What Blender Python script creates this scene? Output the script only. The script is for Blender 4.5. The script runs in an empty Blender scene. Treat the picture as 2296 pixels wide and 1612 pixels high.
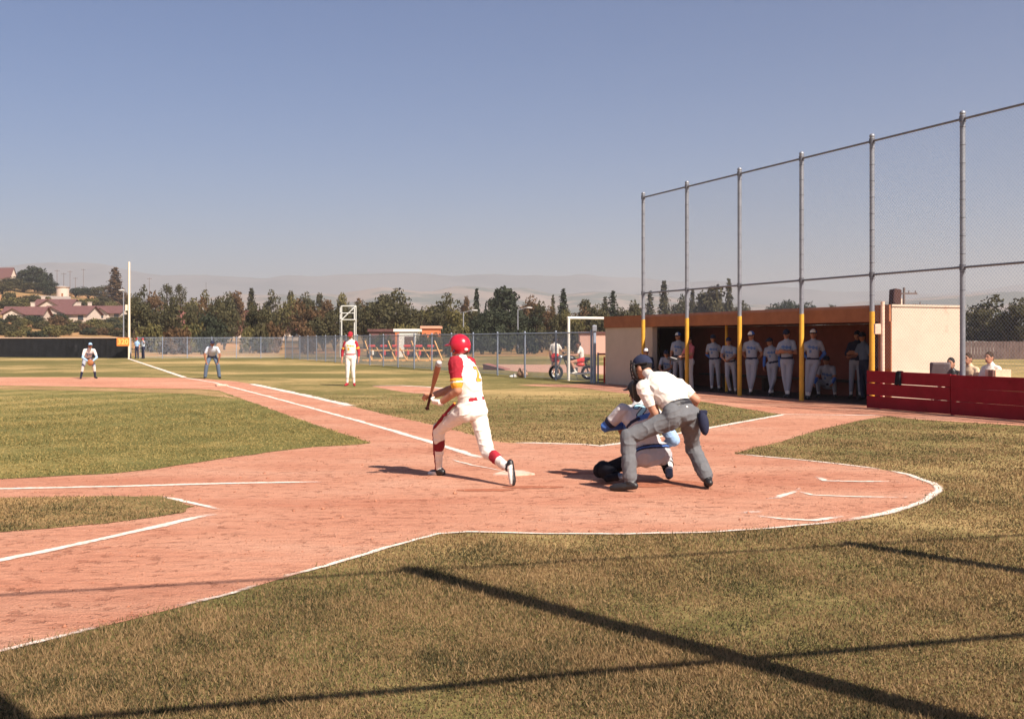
import bpy, bmesh, math, random
import numpy as np
from mathutils import Vector, Matrix, Euler, noise as mnoise

random.seed(7)
RNG = np.random.default_rng(11)
SC = bpy.context.scene
COL = SC.collection
R = math.radians

# ------------------------------------------------------------------ camera
# photograph measured on a 2296 x 1612 grid; horizon at row 763, focal 2420
F, CX, HY, CH = 2420.0, 1148.0, 763.0, 1.55
cam_d = bpy.data.cameras.new('camera'); cam = bpy.data.objects.new('camera', cam_d); COL.objects.link(cam)
cam_d.sensor_width = 36.0; cam_d.lens = 36.0*F/2296.0; cam_d.shift_y = -43.0/2296.0
cam_d.clip_start = 0.05; cam_d.clip_end = 30000
cam.location = (0, 0, CH); cam.rotation_euler = (R(90), 0, 0)
SC.camera = cam
# ------------------------------------------------------------------ sky + sun
SUN_EL = R(44.0); SH = Vector((-0.655, 0.755, 0)).normalized()       # SH: ground direction of shadows
TO_SUN = Vector((-SH.x*math.cos(SUN_EL), -SH.y*math.cos(SUN_EL), math.sin(SUN_EL)))
W = bpy.data.worlds.new('World'); SC.world = W; W.use_nodes = True
nt = W.node_tree; bg = nt.nodes['Background']
sky = nt.nodes.new('ShaderNodeTexSky'); sky.sky_type = 'NISHITA'; sky.sun_disc = False
sky.sun_elevation = SUN_EL; sky.sun_rotation = math.atan2(TO_SUN.x, TO_SUN.y)
sky.altitude = 100; sky.air_density = 1.0; sky.dust_density = 0.8; sky.ozone_density = 3.5
hs = nt.nodes.new('ShaderNodeHueSaturation'); hs.inputs['Saturation'].default_value = 1.22; nt.links.new(sky.outputs[0], hs.inputs['Color'])
tint = nt.nodes.new('ShaderNodeMix'); tint.data_type = 'RGBA'; tint.blend_type = 'MULTIPLY'; tint.inputs[0].default_value = 1.; tint.inputs[7].default_value = (.95, .95, 1.10, 1); nt.links.new(hs.outputs[0], tint.inputs[6])
nt.links.new(tint.outputs[2], bg.inputs[0]); bg.inputs[1].default_value = 0.044
sun_d = bpy.data.lights.new('sun', 'SUN'); sun = bpy.data.objects.new('sun', sun_d); COL.objects.link(sun)
sun_d.energy = 5.0; sun_d.angle = R(0.35); sun_d.color = (1.0, 0.89, 0.77)
sun.rotation_euler = (-TO_SUN).to_track_quat('-Z', 'Y').to_euler(); sun.location = (10, -10, 20)
vs = SC.view_settings; vs.view_transform = 'Standard'; vs.look = 'None'; vs.gamma = 1; vs.exposure = 0.97
vs.use_curve_mapping = False
SC.cycles.volume_bounces = 0; SC.cycles.max_bounces = 6; SC.cycles.transparent_max_bounces = 8
HAZE = 0.00028

# ------------------------------------------------------------------ helpers
def G(x, y, z=0.0):
    d = y-HY
    return Vector(((x-CX)*(CH-z)/d, F*(CH-z)/d, z))
def P(x, y, Y):
    return Vector(((x-CX)*Y/F, Y, CH-(y-HY)*Y/F))

def nodes_mat(name):
    m = bpy.data.materials.new(name); m.use_nodes = True
    return m, m.node_tree, m.node_tree.nodes['Principled BSDF']
def nz(t, scale, detail=4, rough=.6, vec=None, dims='3D'):
    n = t.nodes.new('ShaderNodeTexNoise'); n.inputs['Scale'].default_value = scale
    n.inputs['Detail'].default_value = detail; n.inputs['Roughness'].default_value = rough
    if vec is not None: t.links.new(vec, n.inputs['Vector'])
    return n
def ramp(t, src, stops):
    r = t.nodes.new('ShaderNodeValToRGB'); e = r.color_ramp.elements
    while len(e) < len(stops): e.new(.5)
    for i, (p, c) in enumerate(stops): e[i].position = p; e[i].color = (*c, 1) if len(c) == 3 else c
    t.links.new(src, r.inputs[0]); return r
def mixc(t, fac, a, b, mode='MIX'):
    n = t.nodes.new('ShaderNodeMix'); n.data_type = 'RGBA'; n.blend_type = mode
    for i, v in ((0, fac), (6, a), (7, b)):
        if hasattr(v, 'links') or hasattr(v, 'is_output'): t.links.new(v, n.inputs[i])
        else: n.inputs[i].default_value = v if i == 0 else (*v, 1)
    return n.outputs[2]
def bump(t, b, src, strength, dist=.02):
    n = t.nodes.new('ShaderNodeBump'); n.inputs['Strength'].default_value = strength; n.inputs['Distance'].default_value = dist
    t.links.new(src, n.inputs['Height']); t.links.new(n.outputs[0], b.inputs['Normal'])
def pos(t):
    return t.nodes.new('ShaderNodeNewGeometry').outputs['Position']
MATS = {}
def mat(name, col, rough=.8, var=.12, scale=8., bmp=.15, bdist=.01, metal=0., spec=.3, wear=None):
    if name in MATS: return MATS[name]
    m, t, b = nodes_mat(name)
    v = pos(t); n = nz(t, scale, 5, .65, v)
    lo = tuple(c*(1-var) for c in col); hi = tuple(min(1, c*(1+var)) for c in col)
    c = ramp(t, n.outputs[0], [(.3, lo), (.7, hi)]).outputs[0]
    if wear:
        n2 = nz(t, wear[1], 6, .7, v)
        f = ramp(t, n2.outputs[0], [(wear[2], (0, 0, 0)), (wear[2]+.12, (1, 1, 1))]).outputs[0]
        c = mixc(t, f, c, wear[0])
    t.links.new(c, b.inputs['Base Color'])
    b.inputs['Roughness'].default_value = rough; b.inputs['Metallic'].default_value = metal
    b.inputs['Specular IOR Level'].default_value = spec
    if bmp: 
        n3 = nz(t, scale*4, 4, .6, v); bump(t, b, n3.outputs[0], bmp, bdist)
    MATS[name] = m; return m

def linkobj(name, me, parent=None, world=True):
    o = bpy.data.objects.new(name, me); COL.objects.link(o)
    if parent is not None:
        o.parent = parent
    return o
def tag(o, label=None, cat=None, group=None, kind=None):
    if label: o['label'] = label
    if cat: o['category'] = cat
    if group: o['group'] = group
    if kind: o['kind'] = kind
    return o
def thing(name, label, cat, loc=(0, 0, 0), group=None):
    o = bpy.data.objects.new(name, None); COL.objects.link(o); o.location = loc; o.empty_display_size = .2
    return tag(o, label, cat, group)
def root_offset(o):
    v = Vector((0, 0, 0))
    while o is not None: v += o.location; o = o.parent
    return v

class MB:
    """collects geometry in world coordinates"""
    def __init__(s): s.v = []; s.f = []; s.m = []; s.sm = []
    def add(s, vs_, fs_, mi=0, smooth=False):
        k = len(s.v); s.v += [tuple(q) for q in vs_]
        for f in fs_: s.f.append(tuple(i+k for i in f)); s.m.append(mi); s.sm.append(smooth)
    def box(s, c, d, Rm=None, mi=0, bev=0):
        c = Vector(c); hx, hy, hz = d[0]/2, d[1]/2, d[2]/2
        V = [Vector((x*hx, y*hy, z*hz)) for x in (-1, 1) for y in (-1, 1) for z in (-1, 1)]
        if Rm is not None: V = [Rm @ q for q in V]
        s.add([c+q for q in V], [(0, 1, 3, 2), (4, 6, 7, 5), (0, 4, 5, 1), (2, 3, 7, 6), (0, 2, 6, 4), (1, 5, 7, 3)], mi)
    def beam(s, a, b, w, h, up=(0, 0, 1), mi=0):
        a, b = Vector(a), Vector(b); d = (b-a); L = d.length; d.normalize(); up = Vector(up)
        if abs(d.dot(up)) > .98: up = Vector((0, 1, 0))
        sd = d.cross(up).normalized(); u2 = sd.cross(d)
        s.box((a+b)/2, (L, w, h), Matrix((d, sd, u2)).transposed(), mi)
    def tube(s, a, b, r0, r1=None, n=8, mi=0, caps=True, smooth=True):
        a, b = Vector(a), Vector(b); r1 = r0 if r1 is None else r1; d = (b-a).normalized()
        u = d.orthogonal().normalized(); w = d.cross(u)
        V = []
        for p, r in ((a, r0), (b, r1)):
            for i in range(n):
                t = 2*math.pi*i/n; V.append(p+u*(r*math.cos(t))+w*(r*math.sin(t)))
        s.add(V, [(i, (i+1) % n, n+(i+1) % n, n+i) for i in range(n)], mi, smooth)
        if caps: s.add(V, [tuple(range(n))[::-1], tuple(range(n, 2*n))], mi)
    def path(s, pts, r, n=8, mi=0):
        for a, b in zip(pts[:-1], pts[1:]): s.tube(a, b, r, r, n, mi)
        for p in pts[1:-1]: s.ell(p, (r, r, r), 6, 4, mi=mi)
    def ell(s, c, r, n=12, k=8, Rm=None, mi=0, lo=-90, hi=90):
        c = Vector(c); V = []; Fs = []
        for j in range(k+1):
            a = R(lo+(hi-lo)*j/k)
            for i in range(n):
                t = 2*math.pi*i/n
                q = Vector((r[0]*math.cos(a)*math.cos(t), r[1]*math.cos(a)*math.sin(t), r[2]*math.sin(a)))
                V.append(c+(Rm @ q if Rm is not None else q))
        for j in range(k):
            for i in range(n):
                Fs.append((j*n+i, j*n+(i+1) % n, (j+1)*n+(i+1) % n, (j+1)*n+i))
        s.add(V, Fs, mi, True)
    def torus(s, c, ax, R0, r, n=28, k=8, mi=0):
        c, ax = Vector(c), Vector(ax).normalized(); u = ax.orthogonal().normalized(); w = ax.cross(u); V = []; Fs = []
        for i in range(n):
            t = 2*math.pi*i/n; d = u*math.cos(t)+w*math.sin(t)
            for j in range(k):
                q = 2*math.pi*j/k; V.append(c+d*(R0+r*math.cos(q))+ax*(r*math.sin(q)))
        for i in range(n):
            for j in range(k):
                Fs.append((i*k+j, ((i+1) % n)*k+j, ((i+1) % n)*k+(j+1) % k, i*k+(j+1) % k))
        s.add(V, Fs, mi, True)
    def prism(s, outline, ext, mi=0):
        ext = Vector(ext); a = [Vector(p) for p in outline]; n = len(a)
        s.add(a+[p+ext for p in a], [tuple(range(n))[::-1], tuple(range(n, 2*n))]+[(i, (i+1) % n, n+(i+1) % n, n+i) for i in range(n)], mi)
    def build(s, name, mats, parent=None, bevel=0):
        me = bpy.data.meshes.new(name); off = root_offset(parent)
        me.from_pydata([(v[0]-off.x, v[1]-off.y, v[2]-off.z) for v in s.v], [], s.f)
        if not isinstance(mats, (list, tuple)): mats = [mats]
        for m in mats: me.materials.append(m)
        me.polygons.foreach_set('material_index', s.m); me.polygons.foreach_set('use_smooth', s.sm); me.update()
        bm = bmesh.new(); bm.from_mesh(me); bmesh.ops.recalc_face_normals(bm, faces=bm.faces); bm.to_mesh(me); bm.free()
        o = linkobj(name, me, parent)
        if bevel:
            md = o.modifiers.new('bevel', 'BEVEL'); md.width = bevel; md.segments = 2; md.limit_method = 'ANGLE'
        return o
def np_mesh(name, verts, faces_n, k, mats, parent=None, midx=None):
    """verts (N,3), faces (M,k)"""
    me = bpy.data.meshes.new(name); N = len(verts); M = len(faces_n)
    me.vertices.add(N); me.vertices.foreach_set('co', np.ascontiguousarray(verts, np.float32).ravel())
    me.loops.add(M*k); me.loops.foreach_set('vertex_index', np.ascontiguousarray(faces_n, np.int32).ravel())
    me.polygons.add(M); me.polygons.foreach_set('loop_start', np.arange(0, M*k, k, dtype=np.int32))
    for m in mats: me.materials.append(m)
    if midx is not None: me.polygons.foreach_set('material_index', np.ascontiguousarray(midx, np.int32))
    me.update(calc_edges=True)
    return linkobj(name, me, parent) if name else me

# ------------------------------------------------------------------ ground materials
GREEN = (.135, .122, .036); TAN = (.36, .235, .085); DIRT_A = (.61, .295, .190); DIRT_B = (.51, .205, .125)
def grass_mat(name, green, tan, bias, scale=.16, stripe=0, fine=(40, .5), aniso=1.):
    m, t, b = nodes_mat(name); v = pos(t)
    if aniso != 1.:
        ma = t.nodes.new('ShaderNodeMapping'); ma.inputs['Scale'].default_value = (1, aniso, 1); ma.inputs['Rotation'].default_value = (0, 0, R(-6)); t.links.new(v, ma.inputs[0]); v = ma.outputs[0]
    n1 = nz(t, scale, 6, .62, v); n2 = nz(t, scale*9, 5, .7, v); n3 = nz(t, fine[0], 3, .7, v)
    a = t.nodes.new('ShaderNodeMath'); a.operation = 'MULTIPLY_ADD'; a.inputs[1].default_value = .38
    t.links.new(n2.outputs[0], a.inputs[0]); t.links.new(n1.outputs[0], a.inputs[2])
    n5 = nz(t, 5.5, 4, .75, v); a5 = t.nodes.new('ShaderNodeMath'); a5.operation = 'MULTIPLY_ADD'; a5.inputs[1].default_value = .30; sb = t.nodes.new('ShaderNodeMath'); sb.operation = 'SUBTRACT'; sb.inputs[1].default_value = .5
    t.links.new(n5.outputs[0], sb.inputs[0]); t.links.new(sb.outputs[0], a5.inputs[0]); t.links.new(a.outputs[0], a5.inputs[2])
    src = a5.outputs[0]
    if stripe:
        mp = t.nodes.new('ShaderNodeMapping'); mp.inputs['Rotation'].default_value = (0, 0, R(stripe)); t.links.new(v, mp.inputs[0])
        w = t.nodes.new('ShaderNodeTexWave'); w.inputs['Scale'].default_value = .16; w.inputs['Distortion'].default_value = 1.2
        w.inputs['Detail'].default_value = 2; t.links.new(mp.outputs[0], w.inputs[0])
        a2 = t.nodes.new('ShaderNodeMath'); a2.operation = 'MULTIPLY_ADD'; a2.inputs[1].default_value = .09
        t.links.new(w.outputs['Fac'], a2.inputs[0]); t.links.new(src, a2.inputs[2]); src = a2.outputs[0]
    c = ramp(t, src, [(bias-.16, tuple(x*.8 for x in green)), (bias, green), (bias+.16, tan)]).outputs[0]
    f = ramp(t, n3.outputs[0], [(.3, (.55, .55, .55)), (.7, (1.35, 1.3, 1.25))]).outputs[0]
    c = mixc(t, fine[1]*1.6 if fine[1] < .6 else 1., c, f, 'MULTIPLY')
    t.links.new(c, b.inputs['Base Color']); b.inputs['Roughness'].default_value = .95; b.inputs['Specular IOR Level'].default_value = .1
    bump(t, b, n3.outputs[0], .6, .03)
    return m
M_FIELD = grass_mat('outfield_grass', (.170, .148, .052), (.46, .325, .145), .655, .06, aniso=1.5)
M_INFIELD = grass_mat('infield_grass', (.165, .152, .050), (.34, .26, .10), .74, .09, stripe=25)
M_SIDE = grass_mat('foul_grass', (.160, .130, .050), (.42, .27, .12), .64, .22)
def dirt_mat():
    m, t, b = nodes_mat('red_clay'); v = pos(t)
    mp = t.nodes.new('ShaderNodeMapping'); mp.inputs['Scale'].default_value = (.55, 1.3, 1); mp.inputs['Rotation'].default_value = (0, 0, R(8)); t.links.new(v, mp.inputs[0])
    n1 = nz(t, .55, 7, .66, mp.outputs[0]); n2 = nz(t, 6, 6, .72, mp.outputs[0]); n3 = nz(t, 60, 3, .7, v)
    c1 = ramp(t, n1.outputs[0], [(.28, DIRT_B), (.5, DIRT_A), (.75, (.66, .375, .26))]).outputs[0]
    c2 = ramp(t, n2.outputs[0], [(.30, (.42, .34, .32)), (.42, (.86, .83, .82)), (.52, (1, 1, 1)), (.8, (1.1, 1.08, 1.06))]).outputs[0]
    c3 = ramp(t, n3.outputs[0], [(.25, (.78, .76, .75)), (.6, (1.04, 1.04, 1.04))]).outputs[0]
    vo = t.nodes.new('ShaderNodeTexVoronoi'); vo.inputs['Scale'].default_value = 6.5; nd = nz(t, 9, 4, .7, v); md = mixc(t, .16, v, nd.outputs['Color'], 'LINEAR_LIGHT'); t.links.new(md, vo.inputs['Vector'])
    nm_ = nz(t, .45, 3, .6, v); ad = t.nodes.new('ShaderNodeMath'); ad.operation = 'MULTIPLY_ADD'; ad.inputs[1].default_value = -.36; t.links.new(nm_.outputs[0], ad.inputs[0]); t.links.new(vo.outputs['Distance'], ad.inputs[2])
    cf = ramp(t, ad.outputs[0], [(.0, (.70, .62, .60)), (.10, (1, 1, 1))]).outputs[0]
    c = mixc(t, .55, c1, c2, 'MULTIPLY'); c = mixc(t, .7, c, c3, 'MULTIPLY'); c = mixc(t, .75, c, cf, 'MULTIPLY')
    t.links.new(c, b.inputs['Base Color']); b.inputs['Roughness'].default_value = .95; b.inputs['Specular IOR Level'].default_value = .1
    a = t.nodes.new('ShaderNodeMath'); a.operation = 'MULTIPLY_ADD'; a.inputs[1].default_value = 3.
    t.links.new(n2.outputs[0], a.inputs[0]); t.links.new(n3.outputs[0], a.inputs[2])
    a3 = t.nodes.new('ShaderNodeMath'); a3.operation = 'MULTIPLY_ADD'; a3.inputs[1].default_value = 1.5; t.links.new(cf, a3.inputs[0]); t.links.new(a.outputs[0], a3.inputs[2])
    bump(t, b, a3.outputs[0], 1., .02)
    return m
M_DIRT = dirt_mat()
def chalk_mat():
    m, t, b = nodes_mat('chalk'); v = pos(t); n = nz(t, 16, 6, .78, v); n2 = nz(t, 1.1, 4, .65, v)
    at = t.nodes.new('ShaderNodeAttribute'); at.attribute_name = 'edge'
    a = t.nodes.new('ShaderNodeMath'); a.operation = 'MULTIPLY_ADD'; a.inputs[1].default_value = .9; t.links.new(n2.outputs[0], a.inputs[0]); t.links.new(n.outputs[0], a.inputs[2])
    a2 = t.nodes.new('ShaderNodeMath'); a2.operation = 'MULTIPLY_ADD'; a2.inputs[1].default_value = .75; t.links.new(at.outputs['Fac'], a2.inputs[0]); t.links.new(a.outputs[0], a2.inputs[2])
    c = ramp(t, n.outputs[0], [(.3, (.64, .46, .37)), (.6, (.80, .70, .61))]).outputs[0]
    t.links.new(c, b.inputs['Base Color']); b.inputs['Roughness'].default_value = 1; b.inputs['Specular IOR Level'].default_value = .05
    a4 = t.nodes.new('ShaderNodeMath'); a4.operation = 'MULTIPLY'; a4.inputs[1].default_value = .5; t.links.new(a2.outputs[0], a4.inputs[0])
    al = ramp(t, a4.outputs[0], [(.51, (0, 0, 0)), (.80, (1, 1, 1))]).outputs[0]; t.links.new(al, b.inputs['Alpha'])
    return m
M_CHALK = chalk_mat()

# ------------------------------------------------------------------ terrain
def sstep(t): t = np.clip(t, 0, 1); return t*t*(3-2*t)
HU = np.array([-.60, -.474, -.43, -.40, -.375, -.352, -.33, -.30, -.25, -.10, .1, .42, .6])
HH = np.array([36., 34., 30.5, 27., 24.5, 20.5, 16.5, 13., 8., 6., 5., 4., 4.])
def hill_h(X, Y):
    X = np.asarray(X, float); Y = np.asarray(Y, float)
    u = X/np.maximum(Y, 1.); H = np.interp(u, HU, HH)
    s = sstep((Y-118)/520)
    b = np.sin(X*.09+Y*.05)*.25+np.sin(X*.031-Y*.083)*.35
    return H*s+b*sstep((Y-140)/90)*.8
def hill_hit(x, y, zoff=0.0):
    """where the sight line through that point of the photograph meets the hillside"""
    for Y in np.arange(110, 620, 1.5):
        p = P(x, y, Y)
        if p.z <= hill_h(p.x, p.y)+zoff: return Vector((p.x, p.y, float(hill_h(p.x, p.y))))
    p = P(x, y, 560); return Vector((p.x, 560., float(hill_h(p.x, 560.))))

def ground_sheet():
    n = 64; V = [(0, 0, 0)]; Fs = []
    rings = [6, 14, 30, 60, 104, 300, 900, 2500, 5600]
    for r in rings:
        for i in range(n):
            t = 2*math.pi*i/n; V.append((r*math.cos(t), r*math.sin(t), 0))
    for i in range(n): Fs.append((0, 1+i, 1+(i+1) % n))
    for k in range(len(rings)-1):
        for i in range(n):
            a = 1+k*n; Fs.append((a+i, a+n+i, a+n+(i+1) % n, a+(i+1) % n))
    me = bpy.data.meshes.new('ground'); me.from_pydata(V, [], Fs); me.materials.append(M_FIELD)
    tag(linkobj('ground', me), kind='structure')
ground_sheet()

def densify(pts, step):
    out = []
    for a, b in zip(pts, pts[1:]+pts[:1]):
        L = (b-a).length; n = max(1, int(L/step))
        for i in range(n): out.append(a+(b-a)*(i/n))
    return out
def jit(p, amp, f=3.0):
    q = Vector((p.x*f, p.y*f, 1.7)); d = mnoise.noise_vector(q)+.6*mnoise.noise_vector(q*3.1)
    return Vector((p.x+d.x*amp, p.y+d.y*amp, p.z))
def sheet(name, px, z, m, step=.25, amp=.02, kind='structure', extra=None):
    pts = [G(*q) if not isinstance(q, Vector) else q for q in px]
    pts = [jit(p, amp*min(1, max(.5, p.y/14))) for p in densify(pts, step)]
    bm = bmesh.new(); vv = [bm.verts.new((p.x, p.y, z)) for p in pts]
    ed = [bm.edges.new((vv[i], vv[(i+1) % len(vv)])) for i in range(len(vv))]
    bmesh.ops.triangle_fill(bm, edges=ed, use_beauty=True, normal=(0, 0, 1))
    for f in bm.faces:
        if f.normal.z < 0: f.normal_flip()
    me = bpy.data.meshes.new(name); bm.to_mesh(me); bm.free(); me.materials.append(m)
    o = linkobj(name, me); tag(o, kind=kind); return o, pts

M_TANE = grass_mat('dry_lawn', (.36, .24, .11), (.55, .33, .19), .72, .3)
NEAR_EDGE = [(-260, 1530), (0, 1462), (115, 1433), (230, 1405), (390, 1365), (590, 1310), (690, 1281), (830, 1242), (930, 1211), (980, 1198), (1050, 1194), (1148, 1196),
             (1270, 1198), (1398, 1199), (1500, 1197), (1598, 1194), (1748, 1184), (1898, 1170), (1998, 1150), (2073, 1125), (2105, 1102), (2107, 1094), (2094, 1085),
             (2037, 1065), (1984, 1054), (1880, 1041), (1775, 1030), (1642, 1018)]
LANE_LOW = [(1690, 1005), (1749, 991), (1827, 967), (1922, 944), (1990, 933)]
LANE_TOP = [(1990, 932), (1880, 931), (1759, 929), (1697, 941), (1597, 959), (1480, 980), (1388, 995), (1346, 1001), (1304, 997), (1199, 994), (1142, 994)]
THIRD_R = [(1100, 987), (1040, 970), (962, 951), (850, 926), (790, 911), (680, 886), (562, 861)]
THIRD_TOP = [(535, 856), (470, 850.5), (415, 847.5), (250, 846.3), (0, 846), (-400, 846.5)]
LEFT_IN = [(-400, 866), (0, 865), (150, 867), (300, 871), (450, 873), (490, 876), (575, 906), (700, 951), (780, 977), (835, 994)]
INF_LOW = [(800, 998), (700, 1003), (600, 1015), (450, 1036), (350, 1053), (250, 1063), (65, 1072), (0, 1075), (-300, 1082)]
dirt_outline = NEAR_EDGE+LANE_LOW+LANE_TOP+THIRD_R+THIRD_TOP+[(-700, 846.5), (-900, 900), (-900, 1100), (-700, 1400)]
_, DIRT_POLY = sheet('infield_dirt', dirt_outline, .004, M_DIRT, .10, .040)
infield_outline = LEFT_IN+INF_LOW+[(-650, 1085), (-700, 960), (-600, 867)]
_, INF_POLY = sheet('infield_grass', infield_outline, .009, M_INFIELD, .3, .05)
sheet('dry_infield_edge', [(-500, 866.5), (0, 866.5), (150, 868.5), (300, 872.5), (448, 874.5), (488, 878), (540, 897), (520, 893), (430, 884), (300, 880), (150, 876), (0, 873), (-500, 873)], .0125, M_TANE, .35, .22)
foul_patch = [(-300, 1123), (0, 1118), (175, 1115.5), (350, 1113.5), (400, 1124), (425, 1136), (400, 1151), (300, 1167), (200, 1178), (100, 1187), (0, 1194), (-300, 1222)]
_, PATCH_POLY = sheet('foul_grass_patch', foul_patch, .009, M_SIDE, .12, .10)
# dirt warning strip along the dugout, and the coach's box
strip = [(1161, 864), (1290, 869), (1400, 882), (1566, 899), (1697, 921), (1759, 930), (1880, 932), (1992, 933), (2060, 941), (2296, 955), (2700, 985),
         (2700, 900), (2296, 900), (1992, 890), (1760, 876), (1560, 866), (1380, 861), (1200, 862)]
_, STRIP_POLY = sheet('warning_track', strip, .0025, M_DIRT, .5, .06)
sheet('coach_box', [(832, 866), (900, 865.5), (960, 868), (1010, 873), (1080, 880), (1010, 884), (930, 882), (880, 875)], .004, M_DIRT, .5, .08)
# clay run-up areas beyond the foul line fence
M_TAN = mat('tan_track', (.50, .33, .20), .95, .2, 1.2, .2)
M_RUNWAY = mat('pink_runway', (.52, .29, .20), .95, .15, 1.5, .2)
sheet('running_track', [(1085, 826), (1160, 833), (1320, 838), (1420, 842), (1420, 822), (1280, 818), (1120, 817)], .005, M_RUNWAY, .8, .15)
sheet('dry_grass_band', [(310, 788), (420, 785), (560, 786), (640, 789), (640, 795), (480, 797), (330, 796)], .004, M_TAN, 1.5, .5)

def ribbon(name, pts, w, z=.010, wear=.35):
    """a chalked line: dusty edges, uneven width"""
    P0 = [G(*p) for p in pts]; out = []; w *= 1.7
    for a, b in zip(P0[:-1], P0[1:]):
        n = max(2, int((b-a).length/.09))
        for i in range(n): out.append(a+(b-a)*(i/n))
    out.append(P0[-1]); V = []; Fs = []; E = []; n = len(out)
    for i, p in enumerate(out):
        d = (out[min(i+1, n-1)]-out[max(i-1, 0)]).normalized(); s_ = Vector((-d.y, d.x, 0))
        k = mnoise.noise(Vector((p.x*2.2, p.y*2.2, 4))); k2 = mnoise.noise(Vector((p.x*9, p.y*9, 9)))
        ww = max(.02, w*(1+wear*k+.25*k2))/2; o = s_*(.03*k+.012*k2); end = min(1., min(i, n-1-i)/4.)
        V += [p+o+s_*ww, p+o+s_*(ww*.4), p+o-s_*(ww*.4), p+o-s_*ww]; E += [0., end, end, 0.]
        if i:
            for q in range(3): Fs.append((4*i-4+q, 4*i-3+q, 4*i+1+q, 4*i+q))
    me = bpy.data.meshes.new(name); me.from_pydata([(v.x, v.y, z) for v in V], [], Fs); me.materials.append(M_CHALK)
    at = me.attributes.new('edge', 'FLOAT', 'POINT'); at.data.foreach_set('value', E)
    return tag(linkobj(name, me), kind='structure')
RIB = [
 ([(415, 847.5), (480, 858), (520, 868.5), (600, 889), (700, 916), (820, 949), (965, 992), (1080, 1028)], .095),        # third base line
 ([(287, 804), (320, 815), (365, 830), (415, 847)], .17),
 ([(562, 861), (680, 886), (790, 911)], .20),
 ([(735, 911), (800, 911)], .09),
 ([(-80, 1099), (0, 1097), (150, 1094), (300, 1091), (500, 1085), (640, 1083), (740, 1081)], .085),
 ([(355, 1112), (430, 1129), (510, 1147)], .05), ([(485, 1152.5), (370, 1178), (250, 1206), (120, 1234), (0, 1259), (-120, 1284)], .085),
 ([(-60, 1478), (0, 1462), (115, 1434), (230, 1406)], .035), ([(385, 1366), (490, 1339), (590, 1311)], .04), ([(632, 1298), (730, 1270), (830, 1242), (930, 1211), (980, 1198), (1050, 1194), (1148, 1196), (1270, 1198), (1398, 1199),
   (1500, 1197), (1598, 1194), (1748, 1184), (1898, 1170)], .036),
 ([(1898, 1170), (1998, 1150), (2073, 1125), (2103, 1103), (2105, 1095), (2092, 1085), (2037, 1065), (1984, 1054)], .06),
 ([(1984, 1054), (1880, 1041), (1775, 1030), (1642, 1018)], .05),
 ([(1990, 932), (1880, 931), (1759, 930), (1697, 941), (1597, 959), (1480, 980), (1388, 995), (1346, 1001), (1304, 997), (1199, 994), (1142, 994)], .10),
 ([(832, 865.5), (900, 865), (960, 868), (1000, 872)], .18),
 ([(1830, 1069), (1848, 1079), (1930, 1081), (2026, 1081)], .055), ([(1697, 1121), (1744, 1118), (1796, 1097)], .055), ([(1780, 1099), (1822, 1111), (1920, 1115), (2031, 1117)], .05),
 ([(1650, 1154), (1723, 1146)], .08), ([(1686, 1157), (1760, 1165), (1827, 1168.5), (1906, 1158)], .055),
 ([(1140, 1060), (1060, 1044), (1010, 1030)], .03),
]
for pts, w in RIB: ribbon('chalk_line', pts, w)
for bx, by in ((1822, 1111.5), (2031, 1117), (1880, 1079.5), (1790, 1098)): ribbon('chalk_spot', [(bx-9, by-.8), (bx, by), (bx+9, by+.4)], .07, .0135)
# dark scuffed clay where the batter and catcher dig in
M_SCUFF = mat('damp_clay', (.33, .115, .06), .95, .25, 14, .5, .012, wear=(DIRT_A, 9, .56))
for k, (cx_, cy_, a_, b_) in enumerate(((1195, 1093, .34, .10), (1090, 1100, .3, .1), (1470, 1085, .6, .28), (1300, 1060, .4, .2))):
    c = G(cx_, cy_); V = [(c.x+a_*math.cos(t)*(1+.35*mnoise.noise(Vector((math.cos(t)*1.5+k*9, math.sin(t)*1.5, 3)))), c.y+b_*math.sin(t)*(1+.35*mnoise.noise(Vector((math.cos(t)*2, math.sin(t)*2, k*5.)))), .0075) for t in np.linspace(0, 2*math.pi, 33)[:-1]]
    me = bpy.data.meshes.new('scuffed_clay'); me.from_pydata(V, [], [tuple(range(32))]); me.materials.append(M_SCUFF); tag(linkobj('scuffed_clay', me), kind='structure')
#SECTION2
def hillside():
    us = np.linspace(-.66, .66, 150); ys = np.concatenate([np.linspace(103, 130, 12), np.linspace(136, 640, 60), [720, 850, 1050, 1300]])
    V = []; Fs = []
    for Y in ys:
        for u in us:
            h = float(hill_h(u*Y, Y)); 
            if Y <= 103: h = -.4
            if Y > 640: h *= max(0., 1-(Y-640)/640)
            V.append((u*Y, Y, h+.012))
    n = len(us)
    for j in range(len(ys)-1):
        for i in range(n-1): Fs.append((j*n+i, j*n+i+1, (j+1)*n+i+1, (j+1)*n+i))
    m, t, b = nodes_mat('dry_hillside'); v = pos(t); a = nz(t, .06, 6, .65, v); a2 = nz(t, .9, 5, .7, v)
    c = ramp(t, a.outputs[0], [(.35, (.17, .13, .055)), (.5, (.36, .215, .10)), (.64, (.46, .22, .11))]).outputs[0]
    c2 = ramp(t, a2.outputs[0], [(.3, (.5, .55, .45)), (.65, (1.1, 1.1, 1.1))]).outputs[0]
    t.links.new(mixc(t, .8, c, c2, 'MULTIPLY'), b.inputs['Base Color']); b.inputs['Roughness'].default_value = 1; b.inputs['Specular IOR Level'].default_value = .05
    me = bpy.data.meshes.new('hillside'); me.from_pydata(V, [], Fs); me.materials.append(m)
    me.polygons.foreach_set('use_smooth', [True]*len(me.polygons)); tag(linkobj('hillside', me), kind='structure')
hillside()

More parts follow.
